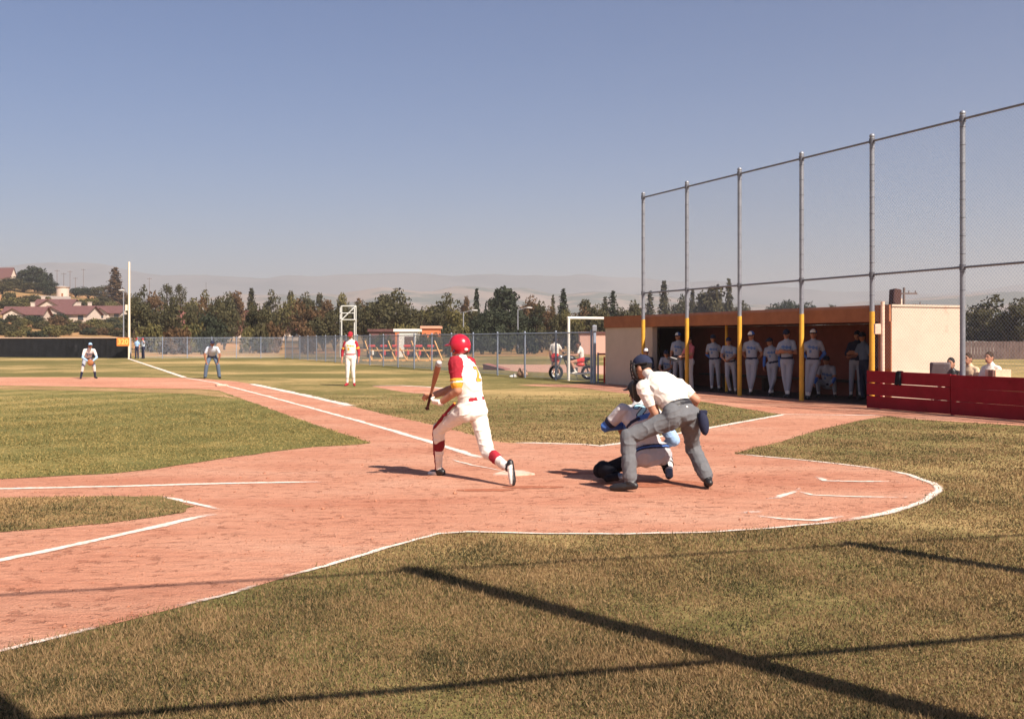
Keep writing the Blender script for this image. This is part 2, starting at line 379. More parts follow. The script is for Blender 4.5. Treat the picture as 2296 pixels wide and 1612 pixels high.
def mountain(name, Y0, Y1, prof, col_a, col_b, seed, rough, green):
    """a range between two distances; prof lists (row of the crest, column) in the photograph"""
    xs = np.linspace(-900, 3300, 300); rows = 16; V = []; Fs = []
    px = [p[0] for p in prof]; py = [p[1] for p in prof]
    for j in range(rows):
        t = j/(rows-1); Y = Y0+(Y1-Y0)*t
        for x in xs:
            X = (x-CX)*Y/F
            top = (HY-np.interp(x, px, py))*Y1/F
            n = mnoise.fractal(Vector((X/rough, Y/rough, seed)), 1., 2.1, 5)
            r_ = 1-abs(mnoise.noise(Vector((X/rough*1.7, Y/rough*.5, seed+7))))
            prf = math.sin(t*math.pi/2)**1.1
            h = top*prf*(.86+.22*n*(.35+.65*(1-t))+.16*(r_-.6))
            if j == 0: h = -1
            V.append((X, Y, max(h, -1) if j else -1))
    n = len(xs)
    for j in range(rows-1):
        for i in range(n-1): Fs.append((j*n+i, j*n+i+1, (j+1)*n+i+1, (j+1)*n+i))
    m, t, b = nodes_mat(name+'_slope'); v = pos(t); a = nz(t, green[0], 6, .62, v); 
    c = ramp(t, a.outputs[0], [(green[1]-.04, col_b), (green[1]+.04, col_a)]).outputs[0]
    t.links.new(c, b.inputs['Base Color']); b.inputs['Roughness'].default_value = 1; b.inputs['Specular IOR Level'].default_value = 0
    me = bpy.data.meshes.new(name); me.from_pydata(V, [], Fs); me.materials.append(m)
    me.polygons.foreach_set('use_smooth', [True]*len(me.polygons)); tag(linkobj(name, me), kind='structure')
mountain('far_mountains', 3300, 5000, [(-900, 610), (-200, 596), (0, 593), (120, 586), (260, 592), (420, 606), (600, 618), (800, 607), (1000, 600), (1250, 612), (1400, 618), (1650, 632), (1800, 640), (2050, 652), (2180, 645), (2300, 634), (2600, 622), (3300, 640)],
         (.17, .17, .175), (.12, .13, .14), 3.3, 700, (.0016, .5))
mountain('dry_hills', 1500, 2400, [(-900, 680), (0, 672), (400, 668), (520, 645), (640, 648), (760, 655), (860, 636), (960, 640), (1060, 628), (1150, 632), (1240, 650), (1330, 640), (1450, 648), (1600, 668), (1800, 680), (2000, 668), (2150, 655), (2300, 640), (2500, 630), (3300, 660)],
         (.26, .215, .19), (.13, .14, .13), 9.1, 330, (.006, .52))

# ------------------------------------------------------------------ trees
def leaf_mat(name, a, b_, rnd=.5):
    m, t, b = nodes_mat(name); g = t.nodes.new('ShaderNodeNewGeometry'); 
    n = nz(t, .55, 3, .6, g.outputs['Position'])
    add = t.nodes.new('ShaderNodeMath'); add.operation = 'MULTIPLY_ADD'; add.inputs[1].default_value = rnd
    t.links.new(g.outputs['Random Per Island'], add.inputs[0]); t.links.new(n.outputs[0], add.inputs[2])
    c = ramp(t, add.outputs[0], [(.35, a), (.95, b_)]).outputs[0]
    t.links.new(c, b.inputs['Base Color']); b.inputs['Roughness'].default_value = .75; b.inputs['Specular IOR Level'].default_value = .15
    tr = t.nodes.new('ShaderNodeBsdfTranslucent'); t.links.new(c, tr.inputs[0]); mx = t.nodes.new('ShaderNodeMixShader'); mx.inputs[0].default_value = .22
    t.links.new(b.outputs[0], mx.inputs[1]); t.links.new(tr.outputs[0], mx.inputs[2]); t.links.new(mx.outputs[0], t.nodes['Material Output'].inputs[0])
    return m
L_DARK = leaf_mat('foliage_dark', (.022, .025, .013), (.090, .078, .035))
L_CONE = leaf_mat('foliage_conifer', (.013, .020, .013), (.048, .054, .030))
L_OLIVE = leaf_mat('foliage_olive', (.050, .052, .020), (.150, .125, .045))
L_RUST = leaf_mat('foliage_rust', (.048, .034, .019), (.140, .080, .038))
M_BARK = mat('bark', (.085, .058, .042), .95, .3, 3, .4)

def leaf_quads(C, D, size, rng, aspect=.62):
    """quads at C, roughly facing D, random spin"""
    n = len(C); D = D+rng.normal(0, .55, (n, 3)); D /= np.linalg.norm(D, axis=1, keepdims=True)+1e-9
    a = rng.normal(0, 1, (n, 3)); U = np.cross(D, a); U /= np.linalg.norm(U, axis=1, keepdims=True)+1e-9; Vv = np.cross(D, U)
    s = (size*rng.uniform(.55, 1.25, n))[:, None]; U = U*s; Vv = Vv*s*aspect
    V = np.stack([C-U, C-Vv*.8, C+U, C+Vv], 1).reshape(-1, 3)
    return V, np.arange(4*n).reshape(n, 4)
TREE_PROTO = {}
def tree_proto(kind, seed):
    """unit tree 1 m tall, crown about w wide; returns (trunk mesh, crown mesh)"""
    rng = np.random.default_rng(seed); mb = MB(); Cs = []; Ds = []; size = .03
    if kind in ('round', 'spread', 'tall'):
        cw, c0, c1, nl = {'round': (.42, .04, 1., 32), 'spread': (.62, .35, 1., 30), 'tall': (.22, .04, 1., 30)}[kind]
        cz = (c0+c1)/2; ch = (c1-c0)/2
        mb.tube((0, 0, 0), (.01, 0, c0+.1), .030, .02, 7); 
        for i in range(nl):
            d = rng.normal(0, 1, 3); d /= np.linalg.norm(d); rr = rng.uniform(.35, .86)
            c = np.array([d[0]*cw*rr, d[1]*cw*rr, cz+d[2]*ch*rr*.95])
            lr = rng.uniform(.10, .19)*(.75 if kind == 'tall' else 1.)
            if c[2]+lr > 1.02: c[2] = 1.02-lr*rng.uniform(.8, 1.2)
            n = 75; q = rng.normal(0, 1, (n, 3)); q /= np.linalg.norm(q, axis=1, keepdims=True)
            Cs.append(c+q*lr*rng.uniform(.55, 1.05, (n, 1))*np.array([1, 1, .8])); Ds.append(q)
            if i % 3 == 0: mb.tube((0, 0, c0*.7+.1*rng.random()), c*np.array([.8, .8, .95]), .012, .004, 5)
        size = .034
    elif kind == 'conifer':
        mb.tube((0, 0, 0), (0, 0, .97), .022, .003, 6)
        z = .10
        while z < .985:
            rad = .20*(1-z)**.75*rng.uniform(.72, 1.15)+.012; nb = max(3, int(9*(1-z)+3)); ph = rng.random()*6
            for b_ in range(nb):
                a = ph+b_*2*math.pi/nb+rng.normal(0, .25); L = rad*rng.uniform(.65, 1.15); n = int(8+L*70)
                s = rng.uniform(.15, 1, n); 
                Cs.append(np.stack([np.cos(a)*L*s+rng.normal(0, .012, n), np.sin(a)*L*s+rng.normal(0, .012, n), z-.10*L*s*s+rng.normal(0, .010, n)], 1))
                Ds.append(np.tile([np.cos(a)*.5, np.sin(a)*.5, .8], (n, 1)))
                if L > .08: mb.tube((0, 0, z), (math.cos(a)*L*.8, math.sin(a)*L*.8, z-.05*L), .005, .002, 4)
            z += rng.uniform(.028, .048)
        size = .026
    elif kind == 'gum':
        mb.tube((0, 0, 0), (.03, 0, .45), .018, .013, 6); mb.tube((.03, 0, .45), (-.02, 0, .8), .013, .007, 6)
        for i in range(16):
            d = rng.normal(0, 1, 3); d /= np.linalg.norm(d)
            c = np.array([d[0]*.17, d[1]*.17, .74+d[2]*.19]); n = 55; q = rng.normal(0, 1, (n, 3)); q /= np.linalg.norm(q, axis=1, keepdims=True)
            Cs.append(c+q*.085*rng.uniform(.4, 1.1, (n, 1))); Ds.append(q)
            if i % 2: mb.tube((.0, 0, .55), c, .007, .003, 5)
        size = .022
    elif kind == 'shrub':
        for i in range(5): 
            a = rng.random()*6.28; mb.tube((0, 0, 0), (math.cos(a)*.28, math.sin(a)*.28, .55), .02, .008, 5)
        for i in range(20):
            d = rng.normal(0, 1, 3); d /= np.linalg.norm(d); d[2] = abs(d[2])*.9+.05
            c = np.array([d[0]*.55, d[1]*.55, .12+d[2]*.62])*rng.uniform(.6, 1.05); n = 55; q = rng.normal(0, 1, (n, 3)); q /= np.linalg.norm(q, axis=1, keepdims=True)
            p_ = c+q*.2*rng.uniform(.5, 1.1, (n, 1)); p_[:, 2] = np.maximum(p_[:, 2], .03); Cs.append(p_); Ds.append(q)
        size = .07
    V, Fq = leaf_quads(np.concatenate(Cs), np.concatenate(Ds), size, rng)
    top = np.percentile(V[:, 2], 99.7); V[:, 2] /= top
    crown = np_mesh('crown', V, Fq, 4, []); m1 = crown.data; bpy.data.objects.remove(crown)
    tr = mb.build('trunk', M_BARK); m0 = tr.data; bpy.data.objects.remove(tr)
    xs = np.percentile(V[:, 0], [1.5, 98.5]); return m0, m1, xs[1]-xs[0]
def get_proto(kind, var, leafm):
    key = (kind, var, leafm.name)
    if key not in TREE_PROTO:
        base = (kind, var)
        if base not in TREE_PROTO: TREE_PROTO[base] = tree_proto(kind, hash((len(kind)*31+var*17)) % 9999)
        m0, m1, w = TREE_PROTO[base]; m1 = m1.copy(); m1.materials.clear(); m1.materials.append(leafm); TREE_PROTO[key] = (m0, m1, w)
    return TREE_PROTO[key]
def plant_tree(kind, var, leafm, base, height, width, label, group, name, cat='tree'):
    m0, m1, w = get_proto(kind, var, leafm)
    t = thing(name, label, cat, base, group); s = width/w
    t.scale = (s, s, height); t.rotation_euler = (0, 0, random.uniform(0, 6.28) if kind != 'x' else 0)
    for nm, me in (('trunk', m0), ('crown', m1)):
        o = bpy.data.objects.new(nm, me); COL.objects.link(o); o.parent = t
    return t
LANDMARKS = [(291, 'the foul pole'), (340, 'the open outfield fence'), (412, 'the first red roofed house'), (475, 'the base umpire'), (550, 'the long red roofed house'), (643, 'the corner of the chain link fence'), (705, 'the chain link fence'), (780, 'the filming tower'),
             (828, 'the long brown shed'), (880, 'the white booth'), (930, 'the white booth and orange shed'), (965, 'the orange shed'), (1028, 'the batter'), (1050, 'the lamp by the tall conifer'), (1110, 'the wedge ramp'), (1172, 'the lamp by the rust brown tree'), (1245, 'the motorcycle'), (1285, 'the goal frame'),
             (1330, 'the fence gate'), (1380, 'the far end of the dugout'), (1442, 'the first screen post'), (1540, 'the second screen post'), (1600, 'the middle of the dugout roof'), (1658, 'the third screen post'), (1797, 'the fourth screen post'), (1930, 'the dugout loudspeaker')]
NAMES = {'round': 'broadleaf_tree', 'spread': 'spreading_tree', 'tall': 'columnar_tree', 'conifer': 'conifer_tree', 'gum': 'eucalyptus_tree', 'shrub': 'shrub'}
def tree_px(x, ytop, ybase, w, kind, leafm, Y=None, label=None, group='trees beyond the ball field'):
    """tree whose crown spans those rows of the photograph; Y is how far off it stands"""
    if Y is None: b = hill_hit(x, ybase)
    else:
        X = (x-CX)*Y/F; b = Vector((X, Y, float(hill_h(X, Y))))
    if kind in ('round', 'tall'): w *= 1.2
    top = P(x, ytop, b.y).z; h = max(1.0, top-b.z); wd = w*b.y/F
    words = {L_DARK: 'dark green', L_CONE: 'blackish green', L_OLIVE: 'olive green', L_RUST: 'rust brown'}[leafm]
    kw = {'round': 'round crowned tree', 'spread': 'wide spreading tree', 'tall': 'narrow upright tree', 'conifer': 'pointed conifer', 'gum': 'thin lollipop shaped eucalyptus', 'shrub': 'bushy shrub'}[kind]
    lm = min(LANDMARKS, key=lambda q: abs(q[0]-x))[1]; size = 'tall ' if h > 9.5 else ('low ' if h < 6 else '')
    lab = label or f'{size}{words} {kw} {"well behind" if b.y > 195 else "behind"} {lm}'
    b.z -= .15
    return plant_tree(kind, random.randint(0, 2), leafm, b, h+.15, wd, lab, group, NAMES[kind], 'shrub' if kind == 'shrub' else 'tree')
LH = {'group': 'trees on the hillside with houses'}
hl = lambda s: f'{s} on the hillside with houses'
D, C_, O, U_ = L_DARK, L_CONE, L_OLIVE, L_RUST
for x, yt, yb, w, k, m in [(63, 597, 648, 30, 'tall', C_), (93, 601, 652, 24, 'tall', C_), (114, 613, 655, 24, 'conifer', C_), (42, 610, 646, 24, 'conifer', C_), (78, 618, 655, 40, 'round', C_), (22, 622, 650, 40, 'round', D),
                           (52, 628, 656, 46, 'round', D), (100, 630, 660, 40, 'round', C_), (5, 632, 660, 40, 'round', D), (170, 645, 668, 26, 'round', C_), (198, 643, 670, 36, 'round', C_), (225, 640, 676, 34, 'round', D),
                           (258, 601, 692, 42, 'conifer', U_), (112, 645, 664, 22, 'round', C_), (35, 668, 690, 50, 'shrub', O), (60, 660, 686, 40, 'round', D), (90, 664, 684, 40, 'shrub', O), (20, 655, 680, 30, 'shrub', D),
                           (205, 668, 688, 36, 'shrub', O), (230, 666, 690, 36, 'round', D), (272, 655, 695, 26, 'round', U_), (250, 676, 700, 34, 'shrub', O), (181, 672, 690, 24, 'shrub', D), (15, 672, 700, 36, 'round', D)]:
    nm = {'tall': 'narrow upright tree', 'conifer': 'pointed conifer', 'round': 'round crowned tree', 'shrub': 'low bushy shrub'}[k]
    words = {D: 'dark green', C_: 'blackish green', O: 'olive green', U_: 'rust brown'}[m]
    tree_px(x, yt, yb, w, k, m, None, hl(f'{words} {nm}'), 'trees on the hillside with houses')
# shrub belt between the houses and the dark outfield fence
rs = random.Random(5)
for i in range(70):
    x = -20+i*5.0+rs.uniform(-5, 5); yb = rs.choice([757, 752, 745, 738, 732, 727, 724]); hgt = rs.uniform(12, 24); 
    if 28 < yb-715 and rs.random() < .12: continue
    m = rs.choice([D, D, C_, O, O, U_]); words = {D: 'dark green', C_: 'blackish green', O: 'olive green', U_: 'rust brown'}[m]
    tree_px(x, yb-hgt, yb, rs.uniform(24, 46), 'shrub', m, None, f'{words} bushy shrub {"just above the outfield fence" if yb >= 745 else "higher on the bank"} {"below the house with one chimney" if x < 100 else "below the house with two chimneys" if x < 210 else "below the house beside the foul pole" if x < 275 else "next to the foul pole"}', 'shrubs on the bank above the outfield fence')
# tree line
for x, yt, w, k, m, Y in [(311, 641, 34, 'round', D, 215), (325, 672, 62, 'round', D, 150), (300, 662, 34, 'round', D, 190), (345, 655, 40, 'round', U_, 230), (373, 668, 52, 'round', D, 165), (374, 637, 30, 'gum', D, 240), (405, 637, 26, 'gum', D, 245),
                          (444, 678, 36, 'round', D, 200), (445, 653, 46, 'round', O, 215), (437, 690, 40, 'round', D, 150), (470, 668, 46, 'round', U_, 180), (497, 658, 50, 'round', D, 205), (503, 668, 52, 'round', D, 160),
                          (530, 655, 28, 'tall', U_, 230), (564, 648, 40, 'conifer', D, 235), (590, 684, 56, 'round', D, 145), (612, 652, 34, 'round', D, 240), (640, 665, 40, 'round', O, 220), (656, 654, 18, 'tall', D, 240), (683, 658, 36, 'round', D, 235),
                          (690, 672, 60, 'round', U_, 165), (700, 672, 46, 'round', D, 175), (721, 659, 18, 'tall', D, 235), (736, 672, 22, 'tall', U_, 220), (750, 682, 56, 'round', D, 150), (766, 660, 22, 'tall', O, 240), (790, 680, 46, 'round', D, 165), (817, 672, 44, 'round', U_, 180), (840, 680, 50, 'round', D, 150),
                          (873, 650, 72, 'round', D, 175), (855, 662, 40, 'tall', D, 190), (893, 662, 44, 'round', D, 180), (920, 683, 46, 'round', D, 160), (945, 690, 50, 'round', O, 165), (968, 688, 40, 'round', D, 190), (1000, 660, 56, 'round', D, 180), (985, 680, 44, 'round', D, 165), (1020, 690, 44, 'round', O, 150),
                          (1044, 666, 16, 'tall', U_, 220), (1069, 649, 30, 'conifer', C_, 185), (1052, 690, 46, 'round', D, 165), (1078, 694, 52, 'round', C_, 150), (1112, 649, 32, 'tall', C_, 190), (1136, 646, 44, 'tall', C_, 185), (1105, 690, 56, 'round', C_, 155), (1140, 690, 56, 'round', C_, 150), (1166, 684, 46, 'round', C_, 165),
                          (1182, 666, 42, 'round', U_, 210), (1209, 678, 38, 'round', D, 175), (1196, 705, 50, 'round', C_, 145), (1234, 688, 30, 'round', U_, 165), (1240, 663, 22, 'conifer', D, 235), (1263, 649, 42, 'conifer', C_, 180), (1255, 695, 44, 'round', D, 160), (1285, 700, 46, 'round', O, 150), (1318, 673, 34, 'tall', D, 215), (1300, 690, 40, 'round', U_, 190),
                          (1340, 685, 44, 'round', D, 175), (1357, 667, 30, 'conifer', D, 225), (1374, 654, 34, 'conifer', C_, 200), (1400, 690, 40, 'round', D, 200), (1424, 675, 34, 'round', D, 225), (1440, 690, 44, 'round', D, 190), (1458, 654, 34, 'conifer', D, 215), (1489, 632, 42, 'conifer', D, 190), (1512, 672, 44, 'round', D, 200),
                          (1536, 662, 30, 'round', C_, 210), (1553, 649, 30, 'conifer', D, 205), (1573, 662, 40, 'round', D, 200), (1592, 642, 46, 'tall', D, 190), (1612, 668, 36, 'round', D, 210), (1634, 627, 34, 'conifer', D, 190), (1655, 676, 34, 'round', D, 215), (1680, 682, 36, 'round', D, 230), (1735, 682, 50, 'round', C_, 240), (1772, 674, 70, 'spread', C_, 235), (1805, 679, 50, 'round', C_, 240), (1868, 686, 40, 'round', D, 250),
                          (1940, 690, 60, 'round', D, 260), (905, 700, 60, 'round', D, 140), (1345, 706, 40, 'round', D, 150), (480, 700, 50, 'round', C_, 140), (725, 700, 50, 'round', D, 145)]:
    tree_px(x, yt, 757, w, k, m, Y)
for x, w, m in ((925, 46, O), (905, 40, O), (1010, 50, D), (1035, 44, O), (1000, 40, C_), (1290, 40, D), (395, 60, U_), (430, 50, O), (560, 40, O), (610, 40, U_), (445, 40, U_), (465, 36, C_), (1180, 46, C_), (1215, 40, D), (690, 40, U_), (340, 50, O), (585, 40, D), (1120, 60, C_), (1080, 50, C_)):
    tree_px(x, rs.uniform(722, 738), 757, w, 'shrub', m, rs.uniform(118, 135), None, 'shrubs along the edge of the playing field')
for x, yt, w, m, k, Y, lab in ((2205, 664, 84, D, 'round', 95, 'large dark leafy tree rising behind the people at the plank wall'), (2186, 690, 50, D, 'round', 100, 'smaller dark tree on the dugout side of the large leafy tree'), (2288, 670, 70, D, 'round', 92, 'dark leafy tree beside the pink roofed house'), (2250, 690, 50, C_, 'round', 110, 'round dark tree between the two large leafy trees')):
    tree_px(x, yt, 770, w, k, m, Y, lab, 'trees past the open end of the dugout')
#SECTION3
# ------------------------------------------------------------------ houses and far structures
M_STUCCO = mat('house_stucco', (.56, .46, .38), .9, .08, 1.5, .1)
M_ROOF = mat('brown_shingle', (.135, .062, .058), .9, .2, 2.5, .3, .03)
M_ROOF2 = mat('red_shingle', (.19, .075, .06), .9, .2, 2.5, .3, .03)
M_GLASS = mat('window_glass', (.05, .06, .07), .15, .1, 2, 0, spec=.5)
M_TRIM = mat('brown_trim', (.13, .075, .055), .8, .15, 3, .1)
def house(base, w, d, wall_h, roof_h, rot, label, roofm=None, chims=(), wing=None, group='houses on the hillside', wallm=None):
    """gabled house; ridge along local x, front to -y; wing=(x, width, depth) is a front gable"""
    roofm = roofm or M_ROOF; wallm = wallm or M_STUCCO
    t = thing('house', label, 'house', base, group); t.rotation_euler = (0, 0, rot)
    def put(mb, nm, m, par=t):
        o = mb.build(nm, m); o.parent = par; return o
    mb = MB(); hx, hy = w/2, d/2
    mb.box((0, 0, wall_h/2-.6), (w, d, wall_h+1.2))
    for s in (-1, 1): mb.add([(s*hx*.999, -hy, wall_h), (s*hx*.999, hy, wall_h), (s*hx*.999, 0, wall_h+roof_h)], [(0, 1, 2)])
    put(mb, 'wall', wallm)
    ov = .55; sl = roof_h/hy
    def gable(mb, x0, x1, y0, y1, z0, rh, axis):
        th = .16
        if axis == 'x':
            yc = (y0+y1)/2
            for ya in (y0, y1):
                a = [(x0, ya, z0), (x1, ya, z0), (x1, yc, z0+rh), (x0, yc, z0+rh)]
                mb.add(a+[(p[0], p[1], p[2]+th) for p in a], [(0, 1, 2, 3), (7, 6, 5, 4), (0, 4, 5, 1), (1, 5, 6, 2), (2, 6, 7, 3), (3, 7, 4, 0)])
        else:
            xc = (x0+x1)/2
            for xa in (x0, x1):
                a = [(xa, y0, z0), (xa, y1, z0), (xc, y1, z0+rh), (xc, y0, z0+rh)]
                mb.add(a+[(p[0], p[1], p[2]+th) for p in a], [(0, 1, 2, 3), (7, 6, 5, 4), (0, 4, 5, 1), (1, 5, 6, 2), (2, 6, 7, 3), (3, 7, 4, 0)])
    rb = MB(); gable(rb, -hx-ov, hx+ov, -hy-ov, hy+ov, wall_h-ov*sl, roof_h+ov*sl, 'x'); roof = put(rb, 'roof', roofm)
    if wing:
        wx, ww, wd = wing; rh = sl*ww/2*1.05; mb = MB()
        mb.box((wx, -hy-wd/2, wall_h/2-.6), (ww, wd, wall_h+1.2)); y = -hy-wd
        mb.add([(wx-ww/2, y, wall_h), (wx+ww/2, y, wall_h), (wx, y, wall_h+rh)], [(0, 1, 2)]); put(mb, 'gable_wing', wallm)
        rb = MB(); o2 = .4; gable(rb, wx-ww/2-o2, wx+ww/2+o2, y-.5, 0, wall_h-o2*sl*1.05+.02, rh+o2*sl*1.05, 'y'); put(rb, 'wing_roof', roofm)
        mb = MB(); mb.box((wx, y-.03, wall_h*.5), (ww*.4, .06, 1.1)); put(mb, 'window', M_GLASS)
    for cxx in chims:
        mb = MB(); mb.box((cxx, .4, wall_h+roof_h*.7+.5), (.8, .7, 2.2)); mb.box((cxx, .4, wall_h+roof_h*.7+1.65), (.95, .85, .14)); o = put(mb, 'chimney', wallm); o.parent = roof
    for i, xx in enumerate(np.linspace(-hx*.75, hx*.75, max(2, int(w/4)))):
        if wing and abs(xx-wing[0]) < wing[1]/2+.6: continue
        mb = MB(); mb.box((xx, -hy-.03, wall_h*.55), (1.4, .06, 1.1)); o = put(mb, 'window', M_GLASS)
        mb = MB(); mb.box((xx, -hy-.05, wall_h*.55-.62), (1.6, .1, .1)); s_ = put(mb, 'sill', M_TRIM); s_.parent = o
    return t
def house_px(x, ybase, wpx, yridge, rot, label, wing=None, chims=(), roofm=None, Y=None, group='houses on the hillside', wallm=None):
    b = hill_hit(x, ybase) if Y is None else Vector(((x-CX)*Y/F, Y, float(hill_h((x-CX)*Y/F, Y))))
    k = b.y/F; w = wpx*k; H = P(x, yridge, b.y).z-b.z; H = max(3.2, H); wh = min(2.7, H*.52); rh = H-wh
    return house(b, w, min(9., w*.7), wh, rh, rot, label, roofm, [c*k for c in chims], (wing[0]*k, wing[1]*k, 1.2) if wing else None, group, wallm)
house_px(14, 624, 34, 601, R(-8), 'white house with brown roof at the top of the hill', None, (), None)
house_px(128, 706, 84, 672, R(-4), 'brown roofed house with wide white gable below the water tank', (0, 50), (-34,))
house_px(60, 722, 84, 689, R(6), 'brown roofed house with one chimney at the low end of the hillside row', (-16, 40), (12,))
house_px(160, 724, 104, 687, R(-4), 'brown roofed house with white front gable and two chimneys', (-22, 56), (16, 41))
house_px(250, 718, 70, 687, R(-10), 'brown roofed house with small white gable beside the foul pole', (-6, 30), ())
house_px(410, 716, 34, 690, R(5), 'small brown roofed house among the trees past the foul pole', None, (), M_ROOF2, 300)
house_px(552, 728, 66, 697, R(-3), 'long red roofed house showing between dark round trees', (-20, 26), (-24,), M_ROOF2, 280)
house_px(642, 752, 62, 715, R(2), 'red roofed house with shaded porch behind the coach', None, (), M_ROOF2, 255)
house_px(705, 750, 70, 726, R(8), 'low pink roofed house half hidden by trees', None, (), M_ROOF2, 262)
house_px(430, 742, 60, 716, R(-5), 'low house with tan wall under the big trees', (0, 20), (), M_ROOF2, 240)
house_px(2270, 765, 60, 735, R(-15), 'pink roofed house behind the right hand trees', None, (), M_ROOF2, 170, 'houses past the dugout')
# water tank
b = hill_hit(140, 668); k = b.y/F; t = thing('water_tank', 'round cream water tank with flared rim on the hill', 'water tank', b)
mb = MB(); rr = 14.5*k; top = P(140, 642, b.y).z; mb.tube((b.x, b.y, b.z-.8), (b.x, b.y, top-.7), rr*.95, rr*.98, 28); mb.build('tank_wall', M_STUCCO, t)
mb = MB(); mb.tube((b.x, b.y, top-.75), (b.x, b.y, top-.35), rr*1.02, rr*1.16, 28); mb.tube((b.x, b.y, top-.35), (b.x, b.y, top), rr*1.16, rr*.3, 28); mb.build('tank_roof', M_STUCCO, t)
mb = MB(); mb.box((b.x+rr*.35, b.y-rr*.92, b.z+.9), (.7, .12, 1.5)); mb.build('door', mat('rust_door', (.30, .13, .06)), t)
b2 = hill_hit(100, 672); t = thing('retaining_wall', 'low grey retaining wall running to the water tank', 'wall', b2)
mb = MB(); a_ = hill_hit(76, 668); c_ = hill_hit(158, 673); mb.beam((a_.x, a_.y, a_.z+.3), (c_.x, c_.y, c_.z+.6), .3, 1.3); mb.build('concrete_wall', mat('grey_concrete', (.38, .34, .32), .9, .15, 2, .2), t)
# utility poles
M_POLE = mat('pole_wood', (.16, .12, .11), .9, .2, 3, .3); M_GALV = mat('galvanised_steel', (.29, .30, .33), .55, .12, 6, .08, metal=.55)
def upole(x, ytop, base, label, group, arms=1, r=.16):
    top = P(x, ytop, base.y).z; t = thing('utility_pole', label, 'utility pole', base, group)
    mb = MB(); mb.tube((base.x, base.y, base.z-.3), (base.x, base.y, top), r, r*.75, 7); mb.build('pole', M_POLE, t)
    for i in range(arms):
        z = top-.5-i*1.1; mb = MB(); mb.beam((base.x-1.1, base.y, z), (base.x+1.1, base.y, z), .12, .14)
        for s in (-.95, -.4, .4, .95): mb.tube((base.x+s, base.y, z+.06), (base.x+s, base.y, z+.25), .05, .04, 6)
        mb.build('cross_arm', M_POLE, t)
for x, yt in ((128, 605), (143, 612), (157, 607), (169, 622), (187, 603)):
    upole(x, yt, hill_hit(x, 658), 'tall thin utility pole standing behind the water tank', 'utility poles behind the water tank', 1, .13)
upole(335, 623, hill_hit(335, 700), 'lone utility pole above the trees right of the foul pole', None, 1, .12)
upole(462, 634, hill_hit(462, 705), 'lone utility pole above the trees behind the base umpire', None, 0, .10)
upole(2027, 645, Vector(((2027-CX)*90/F, 90, 0)), 'dark utility pole with two cross arms behind the dugout loudspeaker', None, 2, .13)
upole(2063, 677, Vector(((2063-CX)*150/F, 150, 0)), 'short distant utility pole behind the dugout end wall', None, 1, .12)
def lamp(x, ytop, xarm, Y, label):
    X = (x-CX)*Y/F; z0 = float(hill_h(X, Y)); t = thing('street_lamp', label, 'street lamp', (X, Y, z0), 'street lamps at the field edge'); z = P(x, ytop, Y).z
    mb = MB(); mb.tube((X, Y, z0-.2), (X, Y, z), .11, .07, 8); mb.build('pole', M_GALV, t)
    x2 = (xarm-CX)*Y/F; mb = MB(); mb.tube((X, Y, z-.05), (x2, Y, z+.25), .05, .04, 6); mb.build('arm', M_GALV, t)
    mb = MB(); mb.ell((x2+.25, Y, z+.22), (.45, .18, .10), 10, 6); mb.build('lamp_head', mat('lamp_grey', (.55, .55, .53)), t)
lamp(1039, 700, 1060, 140, 'grey street lamp before the tall conifer left of centre'); lamp(1161, 694, 1182, 140, 'grey street lamp before the rust brown round tree'); lamp(277, 655, 268, 140, 'slim grey street lamp just left of the foul pole')

# small buildings behind the foul line fence
M_WHITE = mat('white_paint', (.80, .76, .68), .7, .05, 3, .05); M_ORANGE = mat('orange_paint', (.58, .18, .075), .75, .12, 4, .1)
def shed(name, label, x0, x1, ytop, Y, wallm, roofm, flat=True, group='small buildings behind the foul line fence', depth=3., trim=None):
    a = (x0-CX)*Y/F; b_ = (x1-CX)*Y/F; zt = P(0, ytop, Y).z; z0 = float(hill_h((a+b_)/2, Y)); t = thing(name, label, 'shed', ((a+b_)/2, Y+depth/2, z0), group)
    mb = MB(); mb.box(((a+b_)/2, Y+depth/2, (zt-.25+z0-.2)/2), (b_-a, depth, zt-.25-z0+.2)); w_ = mb.build('wall', wallm, t)
    mb = MB(); mb.box(((a+b_)/2, Y+depth/2, zt-.125), (b_-a+.3, depth+.3, .25)); mb.build('roof', roofm, t)
    if trim: mb = MB(); mb.box((a+.18, Y-.03, (zt-.3+z0)/2), (.36, .06, zt-.32-z0)); mb.build('corner_panel', trim, t)
    mb = MB(); mb.box(((a+b_)/2+.3, Y-.025, z0+.95), (.9, .05, 1.9)); d_ = mb.build('door', M_TRIM, t); mb = MB(); mb.tube((( a+b_)/2+.05, Y-.05, z0+.95), ((a+b_)/2+.05, Y-.1, z0+.95), .03, .03, 6); mb.build('handle', M_GALV, d_)
    return t
shed('white_booth', 'white booth with orange corner panel behind the blocking sled', 886, 936, 737.5, 100, M_WHITE, M_WHITE, trim=M_ORANGE)
shed('brown_shed', 'long dark brown shed beside the white booth', 828, 884, 738, 104, mat('maroon_paint', (.16, .075, .07)), M_ROOF)
shed('orange_shed', 'small orange brown shed with pale eave right of the white booth', 946, 984, 731, 108, M_ORANGE, mat('salmon_roof', (.62, .33, .22)))
house_px(862, 752, 44, 733, R(4), 'low tan roofed house just above the long brown shed', None, (), mat('tan_roof', (.5, .36, .24)), 240, 'houses past the foul line fence')
